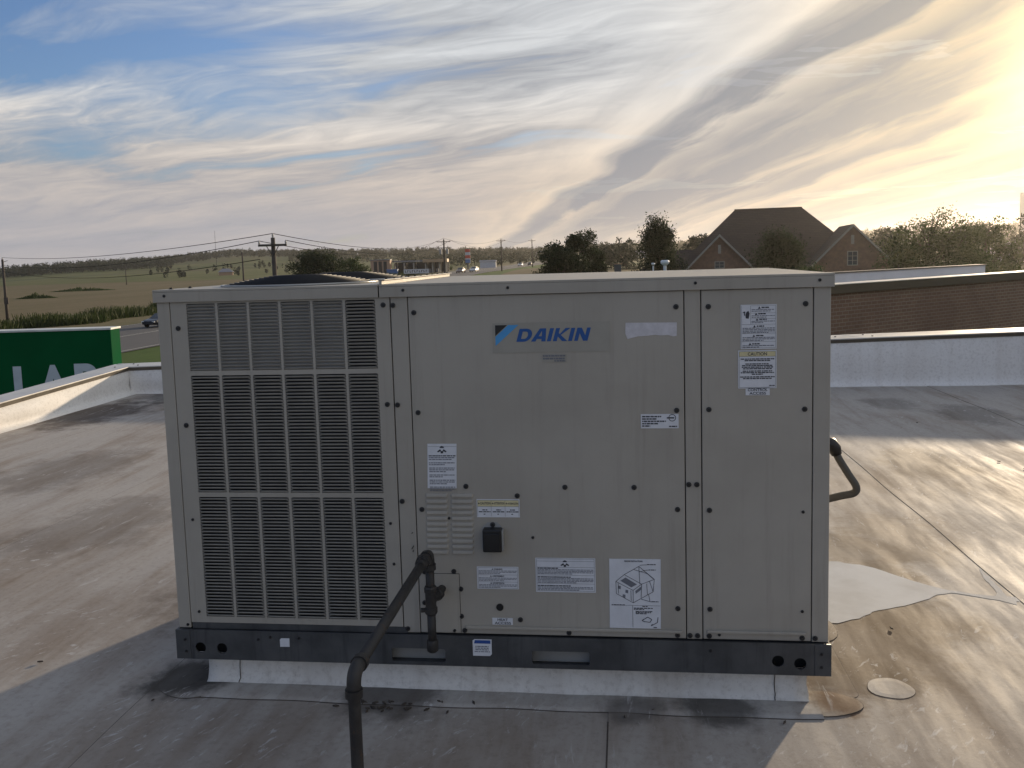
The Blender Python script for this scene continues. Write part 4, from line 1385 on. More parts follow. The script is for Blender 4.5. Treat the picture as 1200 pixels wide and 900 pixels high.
sheet('pasture', 'green pasture beyond the tan field', 'crop_green', [(-70, 400), (-90, 560), (-120, 760), (-140, 900)], [(-700, 380), (-760, 560), (-800, 740), (-900, 900)], .09, 50, 40)
sheet('fallow_field', 'brown field behind the trees right of the road', 'crop_tan', [(-18, 105), (-24, 170), (-26, 260)], [(40, 105), (60, 170), (85, 260)], .08, 30, 20)
sheet('verge', 'dry grass verge beside the road', 'verge', off(road_c, -24), off(road_c, -9), .05, 120, 6, 'verge')
sheet('lawn', 'green lawn between the road and the building', 'lawn', off(road_c, 9), [(-8, -150), (-8, 40), (-9, 85), (-12, 160), (-16, 240), (-24, 380), (-30, 600), (-38, 900)], .045, 120, 10, 'lawn')
road = sheet('road', 'grey asphalt road running past the building', 'asphalt', off(road_c, -9.2), off(road_c, 9.2), .10, 160, 8, 'road')
for d, w in ((-.2, .06), (.2, .06), (-8.6, .07), (8.6, .07)):
    mk = sheet('lane_line', 'painted lane line', 'road_paint', off(road_c, d - w), off(road_c, d + w), .115, 160, 1, 'marking')
    for k_ in ('label', 'category', 'kind'):
        del mk[k_]
    mk.parent = road

# ------------------------------------------------------------------ foliage
def leafmat(name, c1, c2, trans=.25):
    m, nt, b = mat(name)
    n = nt.noise(pos(nt), .9, 4, .7)
    c = nt.mix(nt.ss(n, .35, .65), c1, c2)
    nt.put(b.inputs['Base Color'], c)
    b.inputs['Roughness'].default_value = .7
    b.inputs['Specular IOR Level'].default_value = .2
    tr = nt.new('ShaderNodeBsdfTranslucent')
    nt.put(tr.inputs[0], c)
    mx = nt.new('ShaderNodeMixShader')
    mx.inputs[0].default_value = trans
    nt.l.new(b.outputs[0], mx.inputs[1])
    nt.l.new(tr.outputs[0], mx.inputs[2])
    nt.l.new(mx.outputs[0], nt.n['Material Output'].inputs[0])
leafmat('leaf_dark', (.018, .030, .012), (.032, .048, .018))
leafmat('leaf_mid', (.035, .060, .018), (.060, .085, .026))
leafmat('leaf_olive', (.060, .078, .026), (.092, .102, .036), .35)
leafmat('leaf_far', (.018, .030, .018), (.030, .042, .024), .15)
leafmat('grass_blade', (.030, .050, .014), (.055, .068, .020), .3)
simple('bark', (.055, .042, .032), .9, var=.3, scale=4)
def leaf_quads(c, size, g, droop=0.0):
    n_ = len(c)
    a = g.normal(size=(n_, 3))
    a /= np.linalg.norm(a, axis=1)[:, None]
    t_ = g.normal(size=(n_, 3))
    u_ = np.cross(a, t_)
    u_ /= np.linalg.norm(u_, axis=1)[:, None]
    w = np.cross(a, u_)
    s = size * g.uniform(.55, 1.35, size=(n_, 1))
    u_, w = u_ * s, w * s * .62
    return np.stack([c - u_, c - w * .9, c + u_, c + w * .9], 1)
def crown_points(n_, h0, h1, rad, shape, g, lobes=14):
    """leaf centres clumped on twig tufts spread through the crown volume"""
    H = h1 - h0
    tufts = []
    nt_ = max(30, int(n_ / 34))
    lobe_c = []
    for i in range(lobes):
        t_ = g.uniform(.08, .96)
        r_ = shape(t_) * rad
        a = g.uniform(0, 2 * math.pi)
        q = r_ * g.uniform(.25, .80)
        lobe_c.append((q * math.cos(a), q * math.sin(a), h0 + t_ * H, max(.22 * rad, (r_ - q) * g.uniform(.8, 1.35) + .12 * rad)))
    for i in range(nt_):
        lc = lobe_c[g.integers(len(lobe_c))]
        v_ = g.normal(size=3)
        v_ /= np.linalg.norm(v_)
        q = lc[3] * g.uniform(.45, 1.0) ** .5
        tufts.append((lc[0] + v_[0] * q, lc[1] + v_[1] * q, lc[2] + v_[2] * q * .85))
    tufts = np.array(tufts)
    idx = g.integers(len(tufts), size=n_)
    spread = rad * .085
    pts = tufts[idx] + g.normal(size=(n_, 3)) * spread
    pts[:, 2] = np.maximum(pts[:, 2], h0 * .7)
    return pts, lobe_c
round_ = lambda t_: math.sqrt(max(0.0, 1 - (2 * t_ - .85) ** 2 / 1.35)) if t_ > .05 else .55
cone_ = lambda t_: max(.10, 1.02 - t_ * .92) if t_ > .15 else .75 + t_
spread_ = lambda t_: math.sqrt(max(0.02, 1 - (1.6 * t_ - .75) ** 2))
def tree(name, label_, x, y, h, w, shape, leaf, n_, size, seed, base=.12, group=None, cat='tree', lobes=14, stems=1):
    g = np.random.default_rng(seed)
    n_, size = int(n_ * 1.9), size * .76
    z0 = lz(x, y)
    t = thing(name, (x, y, z0 - .05), label_, cat, group)
    pts, lobe_c = crown_points(n_, h * base, h * .97, w / 2, shape, g, lobes)
    top = pts[:, 2].max()
    pts[:, 2] *= h / top
    link('crown', quads_mesh('crown', leaf_quads(pts, size, g), leaf), t)
    mb = MB()
    r0 = .022 * h + .03
    for s_ in range(stems):
        ox, oy = (g.uniform(-.1, .1) * w, g.uniform(-.1, .1) * w) if stems > 1 else (0, 0)
        mb.tube([(ox, oy, -.1), (ox * .8 + .02 * w, oy * .8, h * .3), (ox * .5 - .02 * w, oy * .5, h * .6), (0, 0, h * .9)], [r0, r0 * .75, r0 * .45, r0 * .12], 8)
    for (lx, ly, lz_, lr_) in lobe_c:
        zb0 = max(h * .12, lz_ - abs(lx) - abs(ly))
        mb.tube([(0, 0, min(zb0, lz_ * .8)), (lx * .55, ly * .55, (zb0 + lz_) * .5), (lx, ly, lz_)], [r0 * .4, r0 * .26, r0 * .1], 5)
    mb.build('trunk', 'bark', t, smooth=True)
    return t
def TB(name, label_, bearing, dist, h, w, shape, leaf, n_, size, seed, **kw):
    x, y = at(bearing, dist)
    return tree(name, label_, x, y, h, w, shape, leaf, n_, size, seed, **kw)
TB('broadleaf_tree', 'dark rounded tree beyond the fan guards, right of the big pole', -19.3, 168, 9.8, 11.5, round_, 'leaf_dark', 9000, .24, 1, base=.06, lobes=18)
TB('broadleaf_tree', 'small dark tree left of the tan columned building', -16.9, 190, 7.0, 7.8, round_, 'leaf_mid', 5000, .24, 2, base=.06)
TB('broadleaf_tree', 'dark tree with two crowns above olive shrubs, its left crown', -3.6, 92, 8.0, 5.6, round_, 'leaf_dark', 9000, .15, 3, base=.05, lobes=18)
TB('broadleaf_tree', 'dark tree with two crowns above olive shrubs, its taller right crown', -2.05, 96, 9.2, 4.6, round_, 'leaf_dark', 7500, .15, 4, base=.05, lobes=16)
for i, (bb, dd, hh_, ww) in enumerate(((-4.8, 66, 4.0, 2.8), (-3.9, 63, 4.6, 2.8), (-2.9, 64, 4.2, 2.6), (-2.0, 62, 4.4, 2.4))):
    TB('shrub', ('leftmost', 'second from left', 'third from left', 'rightmost')[i] + ' olive green shrub below the twin crowned tree', bb, dd, hh_, ww, spread_, 'leaf_olive', 1700, .11, 20 + i, base=.03, group='olive shrubs behind the unit', cat='shrub', lobes=9)
TB('conifer_tree', 'tall dark pointed tree left of the steep roofed house', 2.75, 84, 10.4, 7.4, cone_, 'leaf_dark', 16000, .12, 5, base=.02, lobes=34)
for i, (bb, dd, hh_, ww, lf) in enumerate(((4.9, 205, 9, 10, 'leaf_far'), (5.6, 190, 9.2, 8, 'leaf_far'), (-.3, 260, 8, 12, 'leaf_far'), (.7, 240, 9, 10, 'leaf_far'), (-1.0, 280, 7.5, 10, 'leaf_far'))):
    TB('background_tree', ('dark tree just left of the house roof, the farther one', 'dark tree touching the left slope of the house roof', 'low hazy tree between the twin tree and the pointed tree', 'hazy tree right beside the pointed tree', 'low hazy tree right beside the twin crowned tree')[i], bb, dd, hh_, ww, round_, lf, 1500, .42, 30 + i, base=.05)
TB('broadleaf_tree', 'tall tree standing in front of the middle of the house roof', 10.3, 74, 8.5, 8.6, cone_, 'leaf_dark', 9000, .12, 6, base=.02, lobes=26)
TB('shrub', 'bushy olive shrub in front of the house between its two gables', 8.7, 66, 5.2, 5.4, spread_, 'leaf_olive', 4200, .11, 7, base=.02, cat='shrub')
TB('shrub', 'leafy shrub left of the right gable of the house', 12.1, 70, 5.6, 4.0, spread_, 'leaf_mid', 4200, .11, 8, base=.02, cat='shrub')
TB('broadleaf_tree', 'large feathery tree right of the house', 18.9, 92, 10.4, 8.6, spread_, 'leaf_mid', 9000, .15, 9, base=.03, lobes=24)
TB('broadleaf_tree', 'olive tree right beside the right gable of the house', 17.1, 76, 6.4, 4.6, spread_, 'leaf_olive', 5200, .12, 10, base=.02, lobes=16)
TB('shrub', 'small round bush in front of the large feathery tree', 19.4, 62, 4.3, 2.2, round_, 'leaf_olive', 2400, .10, 11, base=.02, cat='shrub')
TB('broadleaf_tree', 'dark tree at the right behind the feathery tree', 21.7, 112, 9.6, 6.5, round_, 'leaf_mid', 5000, .18, 12, base=.04)
TB('broadleaf_tree', 'loose willowy tree nearest the right edge', 22.9, 60, 5.4, 4.6, spread_, 'leaf_olive', 6000, .11, 13, base=.02, lobes=18)
TB('broadleaf_tree', 'broad tree between the feathery tree and the right edge', 20.9, 78, 6.2, 5.2, spread_, 'leaf_mid', 5200, .12, 14, base=.02, lobes=16)
for i, (bb, dd, hh_, ww) in enumerate(((15.6, 170, 9.0, 13), (16.9, 185, 9.8, 13), (14.3, 240, 9, 15), (13.1, 300, 9.5, 16), (20.3, 210, 11, 16), (23.4, 260, 14, 18), (25.2, 230, 13, 16))):
    TB('background_tree', ('hazy tree directly above the right gable', 'hazy tree behind the olive tree', 'hazy tree right of the main roof, second', 'hazy tree touching the right slope of the main roof', 'hazy tree behind the broad right tree', 'hazy tree under the white tower', 'hazy tree beyond the right edge')[i], bb, dd, hh_, ww, round_, 'leaf_far', 1900, .46, 50 + i, base=.04)
# far woods on the hills: one mass nobody could count
g = np.random.default_rng(99)
quads = []
def wood(n_, b0, b1, d0, d1, h0, h1, wmul=1.0, per=70, q=.62):
    bb = g.uniform(b0, b1, n_)
    dd = np.sqrt(g.uniform(d0 ** 2, d1 ** 2, n_))
    xs, ys = SPX + dd * np.sin(np.radians(bb)), SPY + dd * np.cos(np.radians(bb))
    zs = land(xs, ys)
    for x_, y_, z_, d_ in zip(xs, ys, zs, dd):
        h = g.uniform(h0, h1)
        w = h * g.uniform(.4, .75) * wmul
        v_ = g.normal(size=(per, 3))
        v_ /= np.linalg.norm(v_, axis=1)[:, None]
        c_ = v_ * (g.uniform(.2, 1, size=(per, 1)) ** .5) * np.array([w * .5, w * .5, h * .5]) + np.array([x_, y_, z_ + h * .48])
        quads.append(leaf_quads(c_, q * (.5 + d_ / 1400), g))
wood(1100, -46, -28, 930, 1180, 8, 13)
wood(900, -33, -18, 1150, 1630, 6, 12)
wood(40, -30, -19, 520, 900, 3, 6)
wood(1100, -21, -3, 850, 1630, 5, 12)
wood(170, -14, -4.5, 480, 850, 4, 9)
wood(500, -4, 7, 620, 1600, 8, 13)
wood(700, 7, 30, 420, 1500, 9, 14)
far = link('far_wood', quads_mesh('far_wood', np.concatenate(quads), 'leaf_far'))
tag(far, 'distant belt of trees along the low hills', 'wood', kind='stuff')
# tall grass between field and verge, and two dark clumps in the field
g = np.random.default_rng(5)
def blades(n_, fx, fy, hmin, hmax, wd, hs=1.0):
    z_ = land(fx, fy)
    h = g.uniform(hmin, hmax, n_) * hs
    a = g.uniform(0, 2 * math.pi, n_)
    lean = g.normal(size=(n_, 2)) * .22
    wx_, wy_ = wd * np.cos(a), wd * np.sin(a)
    b0 = np.stack([fx - wx_, fy - wy_, z_], 1)
    b1 = np.stack([fx + wx_, fy + wy_, z_], 1)
    t0 = np.stack([fx + wx_ * .25 + lean[:, 0] * h, fy + wy_ * .25 + lean[:, 1] * h, z_ + h], 1)
    t1 = np.stack([fx - wx_ * .25 + lean[:, 0] * h, fy - wy_ * .25 + lean[:, 1] * h, z_ + h], 1)
    return np.stack([b0, b1, t0, t1], 1)
yy = g.uniform(25, 330, 34000)
cl = 3.0 + 2.2 * np.sin(yy * .31) * np.sin(yy * .11 + 1)
xx = np.interp(yy, [0, 120, 260, 400], [-65.5, -65.0, -63, -66]) + g.uniform(-1, 1, 34000) * cl
gr = link('tall_grass', quads_mesh('tall_grass', blades(34000, xx, yy, .5, 1.9, .10, .7 + .3 * np.sin(yy * .7) * np.sin(yy * .23)), 'grass_blade'))
tag(gr, 'strip of tall green grass along the edge of the tan field', 'grass', kind='stuff')
for i, (x_, y_, r_, n_, lab) in enumerate(((-140, 196, 5.5, 2600, 'low dark weed clump in the tan field, nearer and smaller'), (-171, 262, 12, 3200, 'long low dark weed strip in the tan field'), (-225, 262, 9, 2200, 'low dark weed patch far left in the tan field'))):
    t_ = np.sqrt(g.uniform(0, 1, n_))
    a = g.uniform(0, 6.28, n_)
    o = link('weed_clump', quads_mesh('weed_clump', blades(n_, x_ + r_ * t_ * np.cos(a), y_ + r_ * .6 * t_ * np.sin(a), .3, 1.7, .25, (1.05 - t_) * (.6 + .4 * np.sin(a * 3 + i))), 'leaf_mid'))
    tag(o, lab, 'weeds', 'weed clumps in the field')

# ------------------------------------------------------------------ utility poles and wires
simple('pole_wood', (.075, .062, .052), .9, var=.25, scale=3)
simple('insulator', (.40, .38, .36), .4)
simple('wire', (.03, .03, .032), .9, spec=.0)
def pole(label_, x, y, top, arm, arm_rz, r=.15, second=False, bracket=False):
    z0 = lz(x, y)
    H = top - z0
    t = thing('utility_pole', (x, y, z0), label_, 'utility pole', 'utility poles along the road', rz=arm_rz)
    MB().tube([(0, 0, -.3), (0, 0, H * .5), (0, 0, H)], [r * 1.15, r, r * .8], 10).build('pole', 'pole_wood', t, smooth=True)
    ends = []
    for k_, za in enumerate([H - .42] + ([H - 1.5] if second else [])):
        hw = arm / 2
        if hw:
            MB().box(-hw, hw, -r * 1.2 - .05, -r * .85, za - .06, za + .06).build('crossarm', 'pole_wood', t)
            mb = MB()
            for s_ in (-1, 1):
                mb.tube([(s_ * hw * .42, -r - .04, za - .05), (0, -r * .9, za - .62)], .025, 5)
            mb.build('brace', 'pole_wood', t)
        for s_ in ((-.94, .94) if hw else ()):
            MB().tube([(s_ * hw, -r, za + .06), (s_ * hw, -r, za + .15), (s_ * hw, -r, za + .24)], [.03, .06, .035], 8).build('insulator', 'insulator', t)
            if k_ == 0:
                c_, s2 = math.cos(arm_rz), math.sin(arm_rz)
                ends.append((x + s_ * hw * c_ + r * s2, y + s_ * hw * s2 - r * c_, z0 + za + .25))
    MB().tube([(0, 0, H), (0, 0, H + .12), (0, 0, H + .22)], [.03, .06, .035], 8).build('insulator', 'insulator', t)
    ends.append((x, y, z0 + H + .22))
    if bracket:
        MB().tube([(0, 0, H - .35), (.55, 0, H - .15)], .03, 6).build('bracket', 'pole_wood', t)
        MB().box(-.1, .35, -.3, -.16, H - 5.2, H - 4.4).build('meter_box', 'pole_wood', t)
    if second:
        for s_ in (-.6, .6):
            MB().tube([(s_, -r, H - 2.6), (s_, -r, H - 1.7)], .22, 10).build('transformer', 'insulator', t)
    return ends
P0 = at(-36.95, 117)
PB = at(-21.95, 50)
P5 = at(-11.15, 157)
P6 = at(-7.42, 235)
P7 = at(-5.4, 300)
P2 = at(-23.85, 140)
P1 = at(-30.6, 400)
e0 = pole('thin utility pole at the left edge beside the tan field', *P0, 3.15, 0, .3, r=.15, bracket=True)
eb = pole('nearest tall utility pole with braced crossarm behind the fan guards', *PB, 3.05, 1.55, RAD(8), r=.14)
e5 = pole('utility pole with transformers beside the petrol canopy', *P5, 5.35, 2.4, RAD(6), r=.16, second=True)
e6 = pole('utility pole with crossarm right of the price sign', *P6, 6.9, 2.4, RAD(4), r=.16)
e7 = pole('farthest utility pole with crossarm left of the olive shrubs', *P7, 8.0, 2.4, RAD(4), r=.16)
e2 = pole('plain thin pole left of the nearest tall utility pole', *P2, 3.75, 0, .2, r=.13, bracket=True)
e1 = pole('small distant pole standing in the tan field', *P1, 3.2, 0, 0, r=.16)
def wire(label_, a, b_, sag):
    pts = []
    for i in range(25):
        t_ = i / 24
        q = Vector(a).lerp(Vector(b_), t_)
        q.z -= sag * 4 * t_ * (1 - t_)
        pts.append(q)
    o = MB().tube(pts, .022, 4).build('overhead_wire', 'wire', None)
    tag(o, label_, 'wire', 'overhead wires between the poles')
top0 = e0[-1]
wire('highest wire from the left edge pole to the nearest tall pole', (top0[0], top0[1], top0[2]), eb[-1], .6)
wire('middle wire from the left edge pole to the nearest tall pole', (top0[0], top0[1], top0[2] - .9), eb[0], .8)
wire('lowest wire from the left edge pole to the nearest tall pole', (top0[0], top0[1], top0[2] - 1.6), (eb[0][0], eb[0][1], eb[0][2] - 1.0), .9)
wire('wire from the tall pole top to the transformer pole', eb[-1], e5[-1], 1.3)
wire('wire from the right arm of the tall pole to the transformer pole', eb[1], e5[1], 1.5)
wire('wire from the left arm of the tall pole to the transformer pole', eb[0], e5[0], 1.6)
wire('wire from the transformer pole to the next pole, its upper wire', e5[-1], e6[-1], 1.2)
wire('wire from the transformer pole to the next pole, its right wire', e5[1], e6[1], 1.6)
wire('wire between the two farthest crossarm poles', e6[-1], e7[-1], 1.2)
ant = thing('radio_mast', (*at(-25.4, 900), lz(*at(-25.4, 900))), 'thin distant radio mast on the hill left of the tall pole', 'mast')
MB().tube([(0, 0, 0), (0, 0, 34)], [.22, .12], 4).build('lattice_mast', 'wire', ant)
MB().tube([(-1.0, 0, 28), (1.0, 0, 28)], .12, 4).build('antenna_arm', 'wire', ant)

# ------------------------------------------------------------------ green sign cabinet beyond the left parapet
m_ = simple('sign_green', (.006, .085, .030), .9, var=.08, scale=1.5, spec=.04)
simple('sign_white', (.50, .56, .62), .45, var=.06)
simple('sign_top', (.60, .62, .60), .5, .1)
simple('post_grey', (.10, .10, .10), .6, .3)
SA = math.atan2(.213, 1.758)
sg = thing('green_sign', (-6.509, 10.26, GZ), 'dark green sign cabinet with white letters beyond the left parapet', 'sign', rz=SA)
ST = .579 - GZ
MB().box(-4.2, 0, 0, .34, ST - 1.9, ST - .032).build('sign_box', 'sign_green', sg, bevel=.01)
MB().box(-4.22, .015, -.015, .355, ST - .0318, ST).build('top_cap', 'sign_top', sg, bevel=.004)
for x_ in (-3.6, -.7):
    MB().box(x_ - .13, x_ + .13, .06, .30, -.1, ST - 1.902).build('post', 'post_grey', sg)
for ch, x0, x1, top in (('L', -1.618, -1.26, -.003), ('A', -1.215, -.725, .006), ('B', -.628, -.22, .013)):
    me = text_mesh(ch, 1.0, .045, 0, 1, .0)
    a, b_, c_, d = text_bounds(me)
    hgt = .56
    me.transform(Matrix.Translation((x0, -.004, ST - .579 + top - hgt)) @ FRONT @ Matrix.Diagonal(((x1 - x0) / (b_ - a), hgt / (d - c_), 1, 1)) @ Matrix.Translation((-a, -c_, 0)))
    me.materials.clear()
    me.materials.append(MATS['sign_white'])
    link('letter', me, sg)

# ------------------------------------------------------------------ neighbouring brick building, turned 45 degrees
NB = thing('brick_building', (5.057, 11.69, GZ), 'low flat roofed brick building just beyond the right parapet', 'building', rz=math.atan2(4.43, 4.81))
TZ = .945 - GZ
simple('fascia_dark', (.085, .070, .045), .55, .2)
simple('neighbour_white', (.58, .585, .60), .5, var=.06, scale=1.5)
MB().box(-2.0, 18, 0, .28, 0, TZ - .16).build('front_wall', 'facade_brick', NB)
MB().box(17.72, 18, .281, 10.2, 0, TZ - .56).build('end_wall', 'facade_brick', NB)
MB().box(-2.0, -1.72, .281, 10.2, 0, TZ - .56).build('end_wall', 'facade_brick', NB)
MB().box(-2.03, 18.03, -.05, .32, TZ - .159, TZ - .014).build('fascia', 'fascia_dark', NB, bevel=.004)
MB().box(-2.05, 18.05, -.06, .33, TZ - .0138, TZ).build('coping', 'coping_metal', NB, bevel=.003)
MB().box(-1.7, 17.7, .33, 3.92, TZ - .62, TZ - .55).build('roof', 'neighbour_white', NB)
# its inner parapet wall, white, with a metal edge
MB().box(1.0, 13.1, 3.93, 4.16, 0, TZ - .012).build('inner_parapet', 'neighbour_white', NB)
MB().box(.98, 13.12, 3.90, 4.19, TZ - .0118, TZ + .022).build('coping', 'coping_lip', NB)

# ------------------------------------------------------------------ house with steep hip roof and two front gables
def shingle(name, c1, c2):
    m, nt, b = mat(name)
    bk = nt.new('ShaderNodeTexBrick')
    x, y, z = nt.sep(pos(nt))
    nt.put(bk.inputs['Vector'], nt.comb(nt.m('ADD', x, nt.m('MULTIPLY', y, .4)), z, 0.0))
    bk.inputs['Scale'].default_value = 1
    bk.inputs['Brick Width'].default_value = .9
    bk.inputs['Row Height'].default_value = .22
    bk.inputs['Mortar Size'].default_value = .025
    bk.inputs['Color1'].default_value = (*c1, 1)
    bk.inputs['Color2'].default_value = (*c2, 1)
    bk.inputs['Mortar'].default_value = (*[q * .6 for q in c1], 1)
    n = nt.noise(pos(nt), .5, 5, .6)
    nt.put(b.inputs['Base Color'], nt.mix(nt.m('MULTIPLY', nt.ss(n, .3, .7), .35), bk.outputs[0], tuple(q * .7 for q in c2)))
    b.inputs['Roughness'].default_value = .9
    b.inputs['Specular IOR Level'].default_value = .2
shingle('shingles', (.075, .060, .052), (.060, .050, .046))
simple('house_brick', (.19, .115, .078), .9, var=.2, scale=2.5)
simple('house_trim', (.33, .31, .27), .7)
m, nt, b = mat('window_glass')
b.inputs['Base Color'].default_value = (.05, .06, .07, 1)
b.inputs['Roughness'].default_value = .08
HB = lz(21, 108)
hs = thing('house', (21.0, 112.4, HB), 'large brick house with steep dark hip roof and two front gables', 'house', rz=-.09)
EV = -1.1 - HB       # eaves above ground
RZ = 6.93 - HB
MB().box(-12, 12, -7.7, 8, 0, EV).build('wall', 'house_brick', hs)
mb = MB()
e = 8.4
mb.add([(-12.5, -e, EV - .1), (12.5, -e, EV - .1), (12.5, e, EV - .1), (-12.5, e, EV - .1), (-4.15, 0, RZ), (4.15, 0, RZ)],
       [(0, 1, 5, 4), (1, 2, 5), (2, 3, 4, 5), (3, 0, 4), (3, 2, 1, 0)])
roof_h = mb.build('roof', 'shingles', hs)
MB().tube([(-4.15, 0, RZ + .03), (4.15, 0, RZ + .03)], .10, 6).build('ridge_cap', 'shingles', roof_h)
MB().add([(-17, -5.5, EV - .1), (-9, -5.5, EV - .1), (-9, 6, EV - .1), (-17, 6, EV - .1), (-13.2, -.8, RZ - 4.9), (-9, -.8, RZ - 4.9), (-9, 1.5, RZ - 4.9), (-13.2, 1.5, RZ - 4.9)],
         [(0, 1, 5, 4), (0, 4, 7, 3), (2, 3, 7, 6), (4, 5, 6, 7), (1, 2, 6, 5), (3, 2, 1, 0)]).build('side_roof', 'shingles', roof_h)
MB().box(-16.3, -12.01, -5.0, 5.5, 0, EV).build('side_wall', 'house_brick', hs)
def gable(cx, apex, hw, y0, y1, wz, ww, wh, vent):
    """front gable: brick triangle wall at y0, ridge running back to y1"""
    ez = apex - hw * 1.02
    MB().add([(cx - hw, y0, 0), (cx + hw, y0, 0), (cx + hw, y0, ez), (cx, y0, apex - .05), (cx - hw, y0, ez),
              (cx - hw, y1, 0), (cx + hw, y1, 0), (cx + hw, y1, ez), (cx, y1, apex - .05), (cx - hw, y1, ez)],
             [(0, 1, 2, 3, 4), (9, 8, 7, 6, 5), (1, 6, 7, 2), (5, 0, 4, 9), (0, 5, 6, 1)]).build('gable_wall', 'house_brick', hs)
    ov = .45
    th = .22
    mb = MB()
    for s_ in (-1, 1):
        a = [(cx, y0 - ov, apex), (cx + s_ * (hw + .4), y0 - ov, ez - .41), (cx + s_ * (hw + .4), y1, ez - .41), (cx, y1, apex)]
        b2 = [(q[0], q[1], q[2] + th) for q in a]
        if s_ > 0:
            mb.hexa(a, b2)
        else:
            mb.hexa(a[::-1], b2[::-1])
    mb.build('gable_roof', 'shingles', hs)
    for s_ in (-1, 1):
        mb = MB()
        mb.hexa([(cx, y0 - ov - .06, apex - .05), (cx + s_ * (hw + .4), y0 - ov - .06, ez - .46), (cx + s_ * (hw + .4), y0 - ov - .003, ez - .46), (cx, y0 - ov - .003, apex - .05)],
                [(cx, y0 - ov - .06, apex + .24), (cx + s_ * (hw + .4), y0 - ov - .06, ez - .17), (cx + s_ * (hw + .4), y0 - ov - .003, ez - .17), (cx, y0 - ov - .003, apex + .24)])
        mb.build('barge_board', 'house_trim', hs)
    w_ = MB().box(cx - ww / 2, cx + ww / 2, y0 - .05, y0 - .004, wz - wh / 2, wz + wh / 2).build('window', 'window_glass', hs)
    mb = MB()
    f_ = .09
    mb.box(cx - ww / 2 - f_, cx - ww / 2, y0 - .10, y0 - .003, wz - wh / 2 - f_, wz + wh / 2 + f_)
    mb.box(cx + ww / 2, cx + ww / 2 + f_, y0 - .10, y0 - .003, wz - wh / 2 - f_, wz + wh / 2 + f_)
    mb.box(cx - ww / 2, cx + ww / 2, y0 - .099, y0 - .003, wz + wh / 2, wz + wh / 2 + f_)
    mb.box(cx - ww / 2, cx + ww / 2, y0 - .099, y0 - .003, wz - wh / 2 - f_, wz - wh / 2)
    mb.build('frame', 'house_trim', w_)
    mb = MB()
    mb.box(cx - .03, cx + .03, y0 - .08, y0 - .051, wz - wh / 2, wz + wh / 2)
    for q in ((-.17, .17) if wh > 1 else (0,)):
        mb.box(cx - ww / 2, cx + ww / 2, y0 - .079, y0 - .0515, wz + q * wh - .025, wz + q * wh + .025)
    mb.build('muntin', 'house_trim', w_)
    if vent:
        MB().box(cx - .16, cx + .16, y0 - .06, y0 - .004, apex - 2.0, apex - 1.0).build('gable_vent', 'house_trim', hs)
gable(8.15, 4.1 - HB, 5.0, -12.6, -3.0, .52 - HB, .95, 1.45, True)
gable(-6.35, 3.45 - HB, 4.5, -12.4, -3.0, .15 - HB, .95, .65, True)

# ------------------------------------------------------------------ petrol canopy, tan building, price sign, small far buildings
simple('tan_stucco', (.42, .28, .19), .8, var=.1)
simple('dark_glass', (.02, .022, .026), .2)
simple('canopy_tan', (.40, .28, .17), .6)
simple('canopy_grey', (.22, .22, .24), .6)
simple('sign_red', (.50, .06, .035), .5)
simple('sign_blue', (.06, .16, .36), .5)
simple('blue_tank', (.04, .12, .30), .5)
simple('pale_wall', (.55, .56, .58), .7)
CZ = lz(-60, 272)
cn = thing('petrol_canopy', (-60.4, 272.5, CZ), 'flat petrol station canopy with tan fascia on slim columns', 'canopy', rz=.12)
MB().box(-9.0, 1, -3.5, 3.5, 1.55 - CZ, 2.0 - CZ).build('canopy_roof', 'canopy_grey', cn)
MB().box(1.002, 8.7, -4.2, 4.2, 1.25 - CZ, 2.25 - CZ).build('canopy_roof', 'canopy_tan', cn)
for x_ in (-8, -5, -2, 1.8, 4.0, 6.2, 8.2):
    MB().box(x_ - .22, x_ + .22, -3.3, -2.9, 0, 1.25 - CZ).build('column', 'house_trim', cn)
    MB().box(x_ - .22, x_ + .22, 2.9, 3.3, 0, 1.25 - CZ).build('column', 'house_trim', cn)
for x_ in (-4, 2.9, 5.2):
    MB().box(x_ - .4, x_ + .4, -.4, .4, 0, 1.6).build('fuel_pump', 'canopy_grey', cn)
MB().box(-9, 8.5, 6, 9, 0, 1.4 - CZ).build('shop_wall', 'dark_glass', cn)
tb = thing('tan_building', (-70.9, 262, lz(-70.9, 262)), 'small tan building with dark window bays left of the petrol canopy', 'building', rz=.15)
tz = 2.3 - lz(-70.9, 262)
MB().box(-3, 3, 0, 5, 0, tz).build('wall', 'tan_stucco', tb)
MB().box(-3.1, 3.1, -.25, 5.1, tz, tz + .25).build('roof', 'canopy_grey', tb)
for x_ in (-1.5, 0, 1.5):
    w_ = MB().box(x_ - .5, x_ + .5, -.08, -.004, .3, tz - .4).build('window', 'dark_glass', tb)
    MB().box(x_ - .56, x_ - .5, -.1, -.003, .3, tz - .4).build('frame', 'house_trim', w_)
wz_ = lz(-55, 243)
bs = thing('banner_sign', (-55.2, 243, wz_), 'low white banner sign in front of the petrol canopy', 'sign', rz=.15)
MB().box(-3.6, 3.6, -.06, .06, -1.8 - wz_, -.55 - wz_).build('panel', 'pale_wall', bs)
mb = MB()
rb = random.Random(4)
for i in range(10):
    x_ = -3.2 + i * .66
    mb.box(x_, x_ + .16, -.075, -.0605, -1.5 - wz_, -.85 - wz_)
    mb.box(x_ + .161, x_ + .42, -.075, -.0605, (-1.0 if i % 2 else -1.5) - wz_, (-.85 if i % 2 else -1.35) - wz_)
mb.build('marks', 'dark_glass', bs)
for x_ in (-3.2, 3.2):
    MB().box(x_ - .08, x_ + .08, .061, .2, -.1, -.6 - wz_).build('post', 'post_grey', bs)
tk = thing('blue_container', (-64.5, 252, lz(-64.5, 252)), 'blue container left of the white banner sign', 'container', rz=.1)
